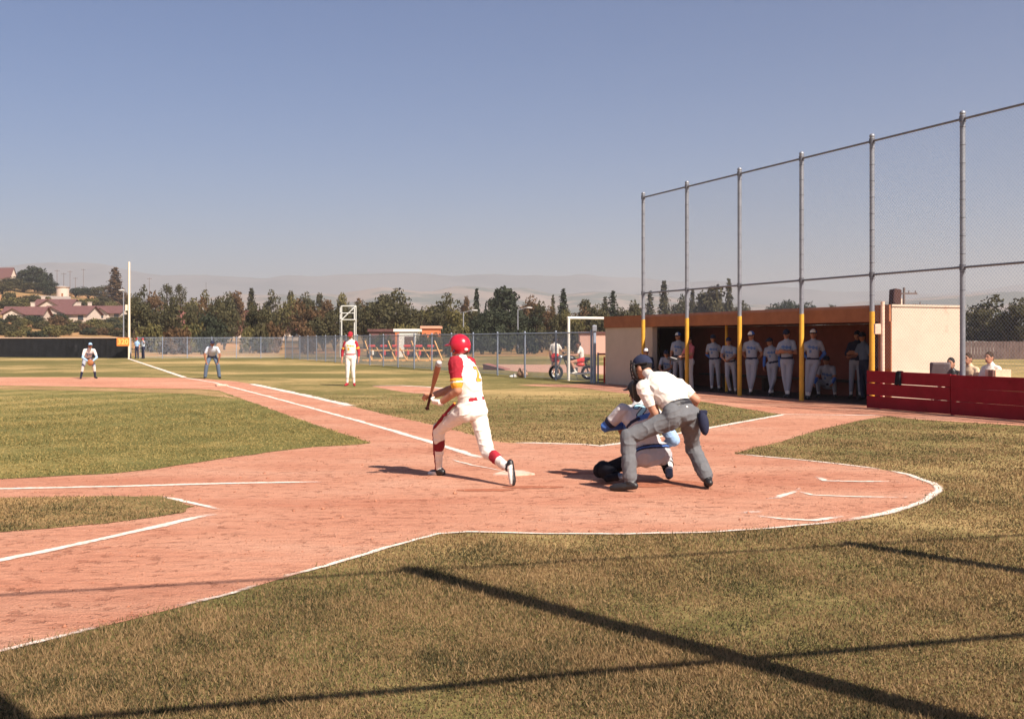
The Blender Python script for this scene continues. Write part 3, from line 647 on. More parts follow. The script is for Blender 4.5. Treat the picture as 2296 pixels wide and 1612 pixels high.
# long brown fence and parked car at the right edge
t = thing('board_fence', 'long weathered brown board fence past the dugout', 'fence', ((2230-CX)*88/F, 88, 0))
M_WEATH = mat('weathered_board', (.125, .085, .075), .95, .3, 2, .3)
for i in range(60):
    x = (2160-CX)*88/F+i*.26; mb = MB(); hh = .72+.03*rs.random(); mb.box((x, 88+.02*rs.random(), hh), (.235, .03, hh*2)); mb.build('board', M_WEATH, t)
mb = MB(); mb.beam(((2160-CX)*88/F-.2, 88.07, 1.2), ((2160-CX)*88/F+15.6, 88.07, 1.2), .06, .1); mb.build('rail', M_WEATH, t)
t = thing('parked_car', 'white car roof showing over the board fence', 'car', ((2190-CX)*93/F, 93, 0)); cxx = (2192-CX)*93/F
mb = MB(); mb.prism([(cxx-2.1, 92.2, .35), (cxx+2.1, 92.2, .35), (cxx+2.1, 92.2, .8), (cxx+1.5, 92.2, .92), (cxx+.95, 92.2, 1.42), (cxx-.6, 92.2, 1.48), (cxx-1.2, 92.2, .95), (cxx-2.1, 92.2, .85)], (0, 1.6, 0)); mb.build('body', M_WHITE, t, .06)
for s in (-1.3, 1.3):
    for yy in (92.25, 93.75): mb = MB(); mb.torus((cxx+s, yy, .31), (0, 1, 0), .22, .09, 18, 8); mb.tube((cxx+s, yy-.05, .31), (cxx+s, yy+.05, .31), .18, .18, 14); mb.build('wheel', mat('tyre_rubber', (.02, .02, .02)), t)
for q in ([(cxx-.55, 92.17, 1.40), (cxx+.1, 92.17, 1.38), (cxx+.1, 92.17, .98), (cxx-1.0, 92.17, .98)], [(cxx+.2, 92.17, 1.38), (cxx+.85, 92.17, 1.35), (cxx+1.3, 92.17, .98), (cxx+.2, 92.17, .98)]):
    mb = MB(); mb.prism(q, (0, .02, 0)); mb.build('window', M_GLASS, t)
t = thing('stucco_shed', 'plain pink stucco shed wall beyond the field far behind the goal', 'shed', ((1345-CX)*120/F, 120, 0)); 
mb = MB(); mb.box(((1345-CX)*120/F, 121, 1.0), (4.5, 2.5, 2.6)); mb.build('wall', mat('pink_stucco', (.55, .33, .26)), t); mb = MB(); mb.box(((1345-CX)*120/F, 121, 2.4), (4.9, 2.9, .18)); mb.build('roof', M_ROOF, t)

# ------------------------------------------------------------------ chain-link fences
M_WIRE = mat('fence_wire', (.30, .34, .41), .5, .05, 5, 0, metal=.5)
M_FPOST = mat('fence_post_grey', (.30, .34, .42), .5, .12, 6, .08, metal=.35)
def chain(a, b, z0, z1, pitch, r, name='chain_mesh', parent=None, m=None, tri=False):
    """woven diagonal wires between points a and b (flat run)"""
    a, b = Vector((a[0], a[1], 0)), Vector((b[0], b[1], 0)); L = (b-a).length; d = (b-a)/L; H = z1-z0; off = root_offset(parent)
    nrm = Vector((-d.y, d.x, 0)); V = []; Fs = []
    for sgn in (1, -1):
        k = -H
        while k < L:
            if sgn > 0: s0, s1, h0, h1 = k, k+H, 0, H
            else: s0, s1, h0, h1 = k, k+H, H, 0
            t0 = max(0, -s0/H) if s0 < 0 else 0; t1 = min(1, (L-s0)/H)
            if t1 > t0:
                p0 = a+d*(s0+H*t0)+Vector((0, 0, z0+h0+(h1-h0)*t0)); p1 = a+d*(s0+H*t1)+Vector((0, 0, z0+h0+(h1-h0)*t1))
                ax = (p1-p0); 
                if ax.length > .02:
                    ax.normalize(); u = ax.cross(nrm)*r; w = nrm*r; i = len(V)
                    for p in (p0, p1): V += [p+u-off, p-u*.5+w*.87-off, p-u*.5-w*.87-off]
                    Fs += [(i, i+1, i+4, i+3), (i+1, i+2, i+5, i+4), (i+2, i, i+3, i+5)]
            k += pitch*1.414
    me = bpy.data.meshes.new(name); me.from_pydata([tuple(v) for v in V], [], Fs); me.materials.append(m or M_WIRE)
    o = linkobj(name, me, parent); o['kind'] = 'stuff'; return o
def fence_run(a, b, n, h, label, group, pitch, wr, pr=.03, postm=None, mesh=True, bottom=True, wirem=None, name='chain_link_fence'):
    a, b = Vector((a[0], a[1], 0)), Vector((b[0], b[1], 0)); t = thing(name, label, 'fence', (a+b)/2, group); postm = postm or M_FPOST
    for i in range(n+1):
        p = a+(b-a)*i/n; mb = MB(); mb.tube((p.x, p.y, -.05), (p.x, p.y, h+.02), pr, pr, 8); mb.ell((p.x, p.y, h+.03), (pr*1.15, pr*1.15, pr*.9), 8, 5); mb.build('post', postm, t)
    mb = MB(); mb.tube((a.x, a.y, h-.03), (b.x, b.y, h-.03), .024, .024, 7); mb.build('top_rail', postm, t)
    if bottom: mb = MB(); mb.tube((a.x, a.y, .06), (b.x, b.y, .06), .008, .008, 5); mb.build('tension_wire', postm, t)
    if mesh: chain(a, b, .05, h-.03, pitch, wr, parent=t, m=wirem)
    return t
FD = Vector((-.386, .922, 0)); FA = Vector((2.89, 39.3, 0))
nseg = 19; FB = FA+FD*(nseg*3.05)
fence_run(FA, FB, nseg, 1.86, 'blue grey chain link fence running down the third base foul line', None, .060, .0040, .038)
# outfield fence: open chain link right of the foul pole, dark windscreen left of it
PB = G(291, 804)
fence_run((FB.x, FB.y), (PB.x+.5, PB.y+.5), 6, 1.80, 'pale open chain link fence between the foul line fence and the foul pole', None, .10, .0030, .03)
# the gate by the dugout
GA = FA+Vector((.12, -.28, 0)); 
t = thing('fence_gate', 'narrow gate with dark red rail between the fence end and the dugout', 'gate', FA)
d2 = Vector((.95, -.31, 0)); g0 = FA+d2*.25; g1 = FA+d2*1.05
for nm, z in (('top_rail', 1.05), ('bottom_rail', .12)):
    mb = MB(); mb.tube((g0.x, g0.y, z), (g1.x, g1.y, z), .03, .03, 8); mb.build(nm, mat('dark_red_paint', (.22, .04, .035)), t)
for p, hh in ((g0, 1.1), (g1, 1.9)): mb = MB(); mb.tube((p.x, p.y, 0), (p.x, p.y, hh), .032, .032, 8); mb.build('post', M_FPOST, t)
mb = MB(); mb.tube((FA.x+.1, FA.y-.12, 0), (FA.x+.1, FA.y-.12, 2.05), .065, .065, 10); mb.ell((FA.x+.1, FA.y-.12, 2.05), (.075, .075, .06), 10, 6); mb.build('gate_post', M_FPOST, t)
mb = MB(); mb.box((FA.x+.1, FA.y-.14, 1.98), (.16, .18, .22)); mb.build('latch_box', M_GALV, t, .02)
mb = MB(); mb.tube((g0.x+.22, g0.y-.1, .02), (g0.x+.22, g0.y-.1, .95), .035, .03, 8); mb.build('red_stake', mat('red_stake_paint', (.55, .05, .04)), t)
# black windscreen fence
t = thing('outfield_fence', 'black windscreen covered outfield fence with pale top rail', 'fence', PB); 
M_BLACK = mat('black_windscreen', (.012, .013, .016), .8, .3, 1.3, .4, .05, wear=((.05, .05, .055), 1.1, .6))
pts = [Vector((PB.x, PB.y, 0)), Vector((PB.x-7, PB.y+3.2, 0)), Vector((PB.x-16, PB.y+6.0, 0)), Vector((PB.x-28, PB.y+8, 0)), Vector((PB.x-42, PB.y+9, 0))]
for a, b_ in zip(pts[:-1], pts[1:]):
    n = max(1, round((b_-a).length/3.)); 
    for i in range(n):
        p, q = a+(b_-a)*i/n, a+(b_-a)*(i+1)/n; V = []; Fs = []; m_ = 12; nr = Vector((-(q-p).y, (q-p).x, 0)).normalized()
        for j in range(m_+1):
            for kz in range(7):
                w_ = p+(q-p)*j/m_; sag = .05*mnoise.noise(Vector((w_.x*1.1, w_.y, kz*.7)))+.03*math.sin(j*2.1+kz*.4)
                V.append((w_.x+nr.x*sag, w_.y+nr.y*sag, .04+kz/6*1.66))
        for j in range(m_):
            for kz in range(6): Fs.append((j*7+kz, (j+1)*7+kz, (j+1)*7+kz+1, j*7+kz+1))
        mb = MB(); mb.add(V, Fs, 0, True); mb.build('windscreen_panel', M_BLACK, t)
        mb = MB(); mb.tube((p.x-nr.x*.13, p.y-nr.y*.13, 0), (p.x-nr.x*.13, p.y-nr.y*.13, 1.78), .035, .035, 7); mb.build('post', M_FPOST, t)
    mb = MB(); mb.tube((a.x, a.y, 1.75), (b_.x, b_.y, 1.75), .05, .05, 8); mb.build('top_rail', mat('pale_rail', (.58, .42, .32)), t)
# 320 sign
def text_mesh(txt, size, extr=.004):
    cu = bpy.data.curves.new('lettering', 'FONT'); cu.body = txt; cu.size = size; cu.align_x = 'CENTER'; cu.align_y = 'CENTER'; cu.extrude = extr; cu.offset = size*.02
    o = bpy.data.objects.new('lettering', cu); COL.objects.link(o); bpy.context.view_layer.update()
    me = bpy.data.meshes.new_from_object(o.evaluated_get(bpy.context.evaluated_depsgraph_get())); bpy.data.objects.remove(o); return me
sx, sy = (276-CX)*91/F, 91.0
t = thing('distance_sign', 'orange distance sign reading 320 on the outfield fence', 'sign', (sx, sy, 1.45))
mb = MB(); mb.box((sx, sy, 1.42), (1.08, .04, .72)); mb.build('panel', mat('sign_orange', (.72, .22, .045), .6, .06, 4, .02), t, .01)
me = text_mesh('320', .62); me.materials.append(mat('sign_yellow', (.90, .55, .14), .6)); o = linkobj('lettering', me, t); o.location = (0, -.035, -.04); o.rotation_euler = (R(90), 0, 0)
# foul pole
t = thing('foul_pole', 'tall thin cream foul pole at the end of the outfield fence', 'pole', PB); zt = P(291, 589, PB.y).z
mb = MB(); mb.tube((PB.x, PB.y-.15, 0), (PB.x, PB.y-.15, zt), .10, .085, 12); mb.ell((PB.x, PB.y-.15, zt), (.085, .085, .05), 12, 5); mb.build('pole', mat('cream_paint', (.80, .68, .52), .6, .06, 3, .03), t)
mb = MB(); mb.box((PB.x-.22, PB.y-.15, P(291, 690, PB.y).z), (.18, .12, .5)); mb.build('bracket', mat('cream_paint', (.8, .6, .36)), t)

# ------------------------------------------------------------------ field equipment
# filming tower
Yt = 97.; t = thing('camera_tower', 'white pipe frame filming tower behind the coach', 'tower', ((780-CX)*Yt/F, Yt, 0)); M_WPIPE = mat('white_pipe', (.66, .66, .62), .5, .08, 4, .05)
x0, x1 = (766-CX)*Yt/F, (798-CX)*Yt/F; off = Vector(((758-766)*Yt/F, 1.2, 0)); z1 = P(0, 686, Yt).z; z2 = P(0, 717, Yt).z
for p in ((x0, Yt), (x1, Yt), (x0+off.x, Yt+1.2), (x1+off.x, Yt+1.2)): mb = MB(); mb.tube((p[0], p[1], 0), (p[0], p[1], z1), .045, .045, 8); mb.build('leg', M_WPIPE, t)
def rail(p, q, nm='rail', r=.04): mb = MB(); mb.tube(p, q, r, r, 7); mb.build(nm, M_WPIPE, t)
for z in (z1, z2):
    rail((x0, Yt, z), (x1, Yt, z)); rail((x0+off.x, Yt+1.2, z), (x1+off.x, Yt+1.2, z)); rail((x0, Yt, z), (x0+off.x, Yt+1.2, z)); rail((x1, Yt, z), (x1+off.x, Yt+1.2, z))
rail((x0, Yt, z2), (x1, Yt, z1), 'brace', .05); rail((x0+off.x, Yt+1.2, (z1+z2)/2), (x1+off.x, Yt+1.2, (z1+z2)/2)); rail((x0, Yt, (z1+z2)/2), (x0+off.x, Yt+1.2, (z1+z2)/2))
rail((x0, Yt, .3), (x1, Yt, .3)); mb = MB(); mb.box(((x0+x1+off.x)/2, Yt+.6, z2+.02), (x1-x0, 1.15, .05)); mb.build('platform', M_TRIM, t)
# football blocking sled
Ys = 80.; t = thing('blocking_sled', 'football blocking sled with red pads on yellow frame behind the fence', 'blocking sled', ((905-CX)*Ys/F, Ys, 0))
M_YEL = mat('sled_yellow', (.74, .40, .14), .6, .1, 4, .05); M_PAD = mat('red_vinyl_pad', (.62, .06, .055), .5, .1, 5, .1)
sx0, sx1 = (815-CX)*Ys/F, (992-CX)*Ys/F
for z, yy in ((.09, Ys-.6), (.80, Ys+.1)): mb = MB(); mb.beam((sx0, yy, z), (sx1, yy, z), .09, .09); mb.build('cross_bar', M_YEL, t)
for i in range(7):
    x = sx0+.15+(sx1-sx0-.3)*i/6.4
    mb = MB(); mb.beam((x-.12, Ys+.5, 1.0 if i % 2 else 1.5), (x+.55, Ys-.7, .06), .07, .07); mb.build('brace', M_YEL, t)
    mb = MB(); mb.beam((x+.25, Ys-.9, .05), (x+.25, Ys+1.2, .05), .1, .1); mb.build('runner', M_YEL, t)
    if i < 6:
        xp = x+.52; mb = MB(); mb.tube((xp, Ys-.35, .09), (xp, Ys-.35, 1.05), .05, .05, 7); mb.build('upright', M_YEL, t)
        mb = MB(); mb.box((xp, Ys-.42, 1.13), (.52, .22, .17)); p_ = mb.build('pad', M_PAD, t, .05)
        mb = MB(); mb.box((xp+.08, Ys-.42, .62), (.16, .16, .34)); mb.build('lower_pad', M_PAD if i else M_WHITE, t, .04)
# soccer goal behind the fence
Yg = 41.6; gx = (1275-CX)*Yg/F; t = thing('soccer_goal', 'white tube goal frame standing beside the dugout', 'goal', (gx, Yg, 0)); M_GOAL = mat('goal_white', (.74, .68, .60), .6, .08, 4, .05)
zt = P(0, 713, Yg).z; gx2 = gx+3.4
mb = MB(); mb.tube((gx, Yg, 0), (gx, Yg, zt), .055, .055, 10); mb.build('post', M_GOAL, t); mb = MB(); mb.tube((gx2, Yg+2.0, 0), (gx2, Yg+2.0, zt), .055, .055, 10); mb.build('post', M_GOAL, t)
mb = MB(); mb.tube((gx-.05, Yg, zt), (gx2+.05, Yg+2.0, zt), .055, .055, 10); mb.build('crossbar', M_GOAL, t)
# low wooden jump ramps and litter beyond the fence
M_RAMP = mat('ramp_board', (.33, .125, .10), .85, .2, 3, .2)
for x0_, x1_, yb, lab in ((1083, 1131, 829, 'low red brown wedge ramp in front of the goal side lawn'), (1029, 1060, 826, 'low red brown wedge ramp behind the batter')):
    a = G(x0_, yb); b_ = G(x1_, yb+1.5); t = thing('wedge_ramp', lab, 'ramp', a, 'wedge ramps behind the fence')
    mb = MB(); mb.prism([(a.x, a.y, 0), (a.x, a.y, .30), (b_.x, b_.y, .04), (b_.x, b_.y, 0)], (.3, 1.6, 0)); mb.build('deck', M_RAMP, t)
    mb = MB(); mb.beam((a.x, a.y-.03, .27), (b_.x, b_.y-.03, .03), .05, .06); mb.build('edge_board', M_TRIM, t)
for x_, m_ in ((938, O), (950, D), (962, O), (974, D), (987, O), (832, D), (845, O), (858, D), (872, O), (1000, D), (1012, O)):
    tree_px(x_, rs.uniform(746, 752), 775, rs.uniform(15, 20), 'shrub', m_, 98.5 if x_ > 935 else 97.5, f'{"olive" if m_ is O else "dark"} clipped bush in the hedge before the {"orange" if x_ > 935 else "brown"} shed', 'hedge bushes before the sheds')
a = G(1171, 846); t = thing('equipment_bag', 'tan slumped bag at the foot of a fence post', 'bag', a); mb = MB(); mb.ell((a.x, a.y, .13), (.24, .16, .15), 12, 8); mb.ell((a.x-.1, a.y, .24), (.08, .09, .15), 10, 6); mb.build('sack', mat('tan_canvas', (.42, .25, .15)), t); mb = MB(); mb.torus((a.x+.1, a.y, .27), (0, 1, 0), .08, .012, 14, 5); mb.build('handle', M_TRIM, t)
a = G(1150, 847); t = thing('towel', 'small white crumpled towel lying by the fence', 'towel', a); mb = MB(); mb.ell((a.x, a.y, .05), (.16, .1, .06), 12, 6); mb.ell((a.x+.06, a.y, .1), (.07, .06, .06), 10, 6); mb.build('cloth', M_WHITE, t)
#SECTION4
# ------------------------------------------------------------------ dugout, tall screen, plank wall
E_ = Vector((-.3845, .923, 0)); N_ = Vector((.923, .3845, 0)); R0 = Vector((8.81, 25.08, 0)); DL, DW, DH = 14.3, 2.25, 2.38
DM = Matrix((E_, N_, Vector((0, 0, 1)))).transposed()
def dloc(a, b, z): return R0+E_*a+N_*b+Vector((0, 0, z))
M_CREAM = mat('cream_stucco', (.53, .43, .335), .92, .06, 2.2, .25, .012, wear=((.46, .33, .25), 1.1, .60)); M_BROWN = mat('brown_fascia', (.33, .125, .055), .85, .15, 3, .2)
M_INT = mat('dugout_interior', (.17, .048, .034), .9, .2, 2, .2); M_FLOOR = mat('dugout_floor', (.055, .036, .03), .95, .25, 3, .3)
t = thing('dugout', 'flat roofed cream stucco dugout with brown fascia and dark open front', 'dugout', dloc(DL/2, DW/2, 0))
def dbox(nm, a0, a1, b0, b1, z0, z1, m, bevel=0): mb = MB(); mb.box(dloc((a0+a1)/2, (b0+b1)/2, (z0+z1)/2), (a1-a0, b1-b0, z1-z0), DM); return mb.build(nm, m, t, bevel)
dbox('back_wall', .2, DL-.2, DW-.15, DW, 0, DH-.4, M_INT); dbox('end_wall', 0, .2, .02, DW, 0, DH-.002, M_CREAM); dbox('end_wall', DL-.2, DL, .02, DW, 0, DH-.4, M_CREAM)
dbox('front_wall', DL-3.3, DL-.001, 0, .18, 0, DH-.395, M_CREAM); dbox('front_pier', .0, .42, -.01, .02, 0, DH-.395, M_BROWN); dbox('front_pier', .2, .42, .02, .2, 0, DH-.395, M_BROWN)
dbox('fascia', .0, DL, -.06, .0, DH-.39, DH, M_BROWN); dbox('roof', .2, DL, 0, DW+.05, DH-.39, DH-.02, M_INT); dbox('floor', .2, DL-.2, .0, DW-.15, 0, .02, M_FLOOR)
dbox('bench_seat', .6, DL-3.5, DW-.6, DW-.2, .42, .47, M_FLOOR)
for a in np.arange(1., DL-3.6, 2.1): dbox('bench_leg', a, a+.1, DW-.55, DW-.25, .02, .42, M_FLOOR)
M_YPOST = mat('yellow_post_paint', (.66, .345, .045), .6, .12, 5, .05, spec=.2)
p = dloc(7.48, .5, 0); mb = MB(); mb.tube((p.x, p.y, .02), (p.x, p.y, DH-.39), .045, .045, 10); mb.build('roof_post', M_YPOST, t)
# drawn inside: cap flashing line on the end wall
mb = MB(); mb.beam(dloc(-.012, .0, DH-.02), dloc(-.012, DW, DH-.02), .03, .05); mb.build('roof_flashing', M_CREAM, t)
# conduit and outlet box beside the corner pier
q = Vector(((1979-CX)*24.85/F, 24.85, 0)); t = thing('conduit_pipe', 'pale upright conduit pipe with square box at the dugout corner', 'pipe', q)
mb = MB(); mb.tube((q.x, q.y, 0), (q.x, q.y, 2.44), .045, .045, 10); mb.build('pipe', mat('peach_paint', (.80, .56, .42), .7), t)
z_ = P(0, 738, 25).z; mb = MB(); mb.box((q.x-.115, q.y+.02, z_), (.14, .10, .24)); mb.build('outlet_box', mat('peach_paint', (.8, .56, .42)), t, .012)
# loudspeaker on the roof
q = P(2006, 686, 25.9); q.z = DH-.03; t = thing('loudspeaker', 'dark brown loudspeaker box tilted on the dugout roof', 'loudspeaker', q)
Rm = Euler((R(-6), R(8), R(20))).to_matrix(); mb = MB(); mb.box(q+Vector((.01, 0, .235)), (.19, .22, .37), Rm); mb.build('cabinet', mat('speaker_brown', (.06, .025, .02), .8), t, .012)
mb = MB(); mb.box(q+Vector((-.01, -.115, .245)), (.15, .01, .31), Rm); mb.build('grille', mat('speaker_cloth', (.045, .02, .02), .95), t)
mb = MB(); mb.box(q+Vector((.0, 0, .025)), (.14, .2, .05)); mb.build('stand', M_TRIM, t)
mb = MB(); mb.tube(q+Vector((.17, .06, 0)), q+Vector((.17, .06, .2)), .035, .03, 8); mb.build('vent_cap', mat('peach_paint', (.8, .56, .42)), t)
# tall screen fence in front of the dugout
SY = [45700./(x-140) for x in (1442, 1540, 1658, 1797, 1955, 2158)]; SY += [SY[-1]-2.5, SY[-1]-5.0]
SP = [Vector((7.40+.4165*(27.58-y), y, 0)) for y in SY]; STOP, SMID = 6.22, 3.08
t = thing('screen_fence', 'tall grey chain link screen with yellow based posts before the dugout', 'fence', SP[3])
for i, p in enumerate(SP):
    mb = MB(); mb.tube((p.x, p.y, 0), (p.x, p.y, STOP+.08), .056, .056, 12); mb.ell((p.x, p.y, STOP+.09), (.066, .066, .06), 10, 6); po = mb.build('post', M_GALV, t)
    if i < 5: mb = MB(); mb.tube((p.x, p.y, 0), (p.x, p.y, 2.22), .0615, .0615, 14); mb.build('yellow_sleeve', M_YPOST, po)
    mb = MB()
    for z in np.arange(2.6, 6.2, .38): mb.torus((p.x, p.y, z), (0, 0, 1), .058, .006, 12, 4)
    for z in (STOP-.03, SMID): mb.tube((p.x, p.y, z-.06), (p.x, p.y, z+.06), .068, .068, 12)
    tbo = mb.build('tie_bands', mat('band_steel', (.16, .16, .18), .5, metal=.4), po); tbo['kind'] = 'stuff'
for i in range(len(SP)-1):
    a, b_ = SP[i], SP[i+1]
    for z in (STOP-.03, SMID): mb = MB(); mb.tube((a.x, a.y, z), (b_.x, b_.y, z), .026, .026, 8); mb.build('rail', mat('rail_steel', (.20, .20, .22), .5, metal=.4), t)
    chain(a, b_, 2.3 if i < 4 else .9, STOP-.03, .060, .0014, 'chain_mesh', t)
# red plank wall
W0 = Vector((8.13, 24.7, 0)); WD = Vector((.3733, -.9277, 0)); WN = Vector((-.9277, -.3733, 0)); t = thing('plank_wall', 'low dark red wall of wide horizontal planks along the dugout end', 'wall', W0+WD*4)
M_RED = mat('red_plank', (.26, .016, .024), .85, .14, 3, .2, .01, spec=.08, wear=((.14, .012, .014), 2.5, .6))
WM = Matrix((WD, WN, Vector((0, 0, 1)))).transposed()
secs = [(0, 2.55, (.014, .012)), (2.56, 5.1, (.004, .003)), (5.11, 8.3, (.012, .010)), (8.31, 11.5, (.01, .01))]
for a0, a1, gaps in secs:
    z = .015
    for r_ in range(3):
        h = .275-(.004*r_); tilt = Euler((0, R(rs.uniform(-.25, .25)), 0)).to_matrix()
        mb = MB(); mb.box(W0+WD*((a0+a1)/2)+WN*rs.uniform(0, .004)+Vector((0, 0, z+h/2)), (a1-a0-.008, .04, h), WM @ tilt); mb.build('plank', M_RED, t, .004)
        z += h+(gaps[r_] if r_ < 2 else 0)
for a in (.35, 2.555, 5.105, 8.305): mb = MB(); q = W0+WD*a-WN*.065; mb.box(q+Vector((0, 0, .42)), (.09, .07, .84), WM); mb.build('stud', M_RED, t)
# jacket over the wall
q = W0+WD*1.05; t = thing('jacket', 'black jacket hung over the top of the red plank wall', 'jacket', q+Vector((0, 0, .6))); mb = MB()
V = []; n1, n2 = 9, 10
for j in range(n2):
    for i in range(n1):
        u = i/(n1-1)-.5; v = j/(n2-1); wd = .07+.07*v; 
        if v < .3: b__ = -.06+.10*(v/.3); z = .86+.02*math.sin(v/.3*3.14)
        else: b__ = .04+.012*math.sin(i*2.2)+.02*v; z = .865-(v-.3)/.7*.30
        V.append(tuple(q+WD*(u*wd*1.5)+WN*b__+Vector((0, 0, z+.012*math.sin(i*1.7)*v))))
mb.add(V, [(j*n1+i, j*n1+i+1, (j+1)*n1+i+1, (j+1)*n1+i) for j in range(n2-1) for i in range(n1-1)], 0, True); o = mb.build('fabric', mat('black_cloth', (.012, .012, .016), .9), t); md = o.modifiers.new('solid', 'SOLIDIFY'); md.thickness = .012
mb = MB(); mb.path([q+WN*.055+WD*.05+Vector((0, 0, .80)), q+WN*.06+WD*.07+Vector((0, 0, .70)), q+WN*.065+WD*.06+Vector((0, 0, .62))], .025, 8); mb.build('sleeve', mat('black_cloth', (.012, .012, .016)), t)
# backstop behind the camera: only its shadow shows
tip = G(930, 1280); BD = Vector((.962, .272, 0)).normalized(); BN = Vector((-BD.y, BD.x, 0)); cc = -.3
Lt = (BN.dot(tip)-cc)/BN.dot(SH); Lm = (BN.dot(G(1500, 1494))-cc)/BN.dot(SH); HT = Lt*math.tan(SUN_EL); HM = Lm*math.tan(SUN_EL)
B1 = tip-SH*Lt; tip2 = G(1890, 1217); B2 = tip2-SH*((BN.dot(tip2)-cc)/BN.dot(SH))
q = G(8, 1600); kq = (BN.dot(q)-cc)/BN.dot(SH); BQ = q-SH*kq
t = thing('backstop_fence', 'tall chain link backstop whose post and rail shadows cross the near grass', 'fence', B1)
BPOS = [(BQ, .075), (B1, .095), (B2, .095), (B2+BD*3.3, .06), (BQ-BD*3.3, .06), (BQ-BD*6.6, .06), (B2+BD*6.6, .06)]
for p, r_ in BPOS: mb = MB(); mb.tube((p.x, p.y, 0), (p.x, p.y, HT+.06), r_, r_, 10); mb.build('post', M_GALV, t)
pa, pb = BQ-BD*6.6, B2+BD*6.6
for z, rz in ((HT, .019), (HM, .031), (HM/2, .03)): mb = MB(); mb.tube((pa.x, pa.y, z), (pb.x, pb.y, z), rz, rz, 8); mb.build('rail', M_GALV, t)
chain(pa, pb, .05, HT, .06, .0015, 'chain_mesh', t)
# home plate and third base bag
hp = G(1160, 1063.5); t = thing('home_plate', 'white five sided home plate set in the red clay', 'home plate', hp); hd_ = Vector((-.93, .37, 0)).normalized(); sd_ = Vector((-hd_.y, hd_.x, 0))
mb = MB(); mb.prism([hp+hd_*.216+sd_*.216+Vector((0, 0, .004)), hp+hd_*.216-sd_*.216+Vector((0, 0, .004)), hp-sd_*.216+Vector((0, 0, .004)), hp-hd_*.216+Vector((0, 0, .004)), hp+sd_*.216+Vector((0, 0, .004))], (0, 0, .018)); mb.build('plate', mat('dusty_plate', (.66, .46, .36), .9, .12, 9, .1, wear=(DIRT_A, 7, .50)), t)
tb = G(497, 866); t = thing('third_base', 'square white base bag at the far corner of the infield', 'base', tb); mb = MB(); mb.box((tb.x, tb.y, .035), (.38, .38, .06), Euler((0, 0, R(22))).to_matrix()); mb.build('bag', mat('dusty_plate', (.70, .52, .42)), t, .02)
# chairs, boxes by the scorers
q = P(2108, 830, 23.2); t = thing('folding_chair', 'grey padded chair back showing over the red wall', 'chair', (q.x, q.y, 0)); m_ = mat('grey_vinyl', (.17, .13, .13), .7)
Rm = Euler((R(8), 0, R(-20))).to_matrix(); mb = MB(); mb.box((q.x, q.y, .88), (.42, .07, .40), Rm); mb.build('backrest', m_, t, .04); mb = MB(); mb.box((q.x+.05, q.y-.22, .46), (.42, .42, .06), Rm); mb.build('seat', m_, t, .02)
for sx_ in (-.17, .17):
    for sy_ in (-.38, .02): mb = MB(); mb.tube((q.x+sx_, q.y+sy_, 0), (q.x+sx_, q.y+sy_*.9, .45), .014, .014, 6); mb.build('leg', M_GALV, t)
q = P(2262, 838, 22.3); t = thing('scorers_table', 'table with pale boxed front behind the red wall', 'table', (q.x, q.y, 0)); mb = MB(); mb.box((q.x, q.y, .74), (.8, .5, .04)); mb.build('table_top', M_WHITE, t)
for sx_ in (-.35, .35):
    for sy_ in (-.2, .2): mb = MB(); mb.tube((q.x+sx_, q.y+sy_, 0), (q.x+sx_, q.y+sy_, .72), .02, .02, 6); mb.build('leg', M_GALV, t)
q2 = P(2238, 830, 22.2); t = thing('cardboard_box', 'pale cardboard box with brown side on the scorers table', 'box', (q2.x, q2.y, .76)); mb = MB(); mb.box((q2.x, q2.y, .855), (.42, .26, .19), Euler((0, 0, R(15))).to_matrix()); mb.build('carton', mat('peach_card', (.72, .46, .32), .85), t, .006)
mb = MB(); mb.box((q2.x-.18, q2.y-.12, .85), (.16, .02, .18), Euler((0, 0, R(-60))).to_matrix()); mb.build('flap', mat('brown_card', (.28, .15, .10)), t)

# ------------------------------------------------------------------ motorcycle
Ym = 42.4
def MP(x, z, y=0): return Vector(((x-CX)*Ym/F, Ym+y, z))
xf, xr = 1246.5, 1319.; t = thing('motorcycle', 'black motorcycle with red side cover parked behind the fence', 'motorcycle', MP(1283, 0))
M_TYRE = mat('tyre_rubber', (.02, .02, .02)); M_CHR = mat('chrome', (.55, .55, .55), .25, .05, 4, 0, metal=.9); M_BLK = mat('black_enamel', (.015, .015, .018), .35, .1, 4, 0, spec=.5)
for xx in (xf, xr):
    c = MP(xx, .29); mb = MB(); mb.torus(c, (0, 1, 0), .235, .052, 30, 8); w_ = mb.build('wheel', M_TYRE, t)
    mb = MB(); mb.torus(c, (0, 1, 0), .185, .018, 26, 6); mb.build('rim', M_CHR, w_); mb = MB(); mb.tube(c-Vector((0, .06, 0)), c+Vector((0, .06, 0)), .05, .05, 12)
    for a in np.arange(0, 6.28, .42): mb.tube(c+Vector((0, .03, 0)), c+Vector((.18*math.cos(a), 0, .18*math.sin(a))), .004, .004, 4)
    mb.build('spokes', M_CHR, w_)
    mb = MB(); 
    for a0 in np.arange(R(35), R(150), R(12)):
        mb.beam(c+Vector((.31*math.cos(a0), 0, .31*math.sin(a0))), c+Vector((.31*math.cos(a0+R(12)), 0, .31*math.sin(a0+R(12)))), .12, .012)
    mb.build('fender', M_CHR if xx == xf else M_BLK, t)
for s in (-.09, .09): mb = MB(); mb.tube(MP(xf, .29, s), MP(1262.5, .98, s*.8), .024, .022, 8); mb.build('fork', M_CHR, t)
mb = MB(); mb.path([MP(1274, 1.06, -.36), MP(1268, 1.08, -.2), MP(1264, 1.0, -.06), MP(1264, 1.0, .06), MP(1268, 1.08, .2), MP(1274, 1.06, .36)], .014, 8); mb.build('handlebar', M_CHR, t)
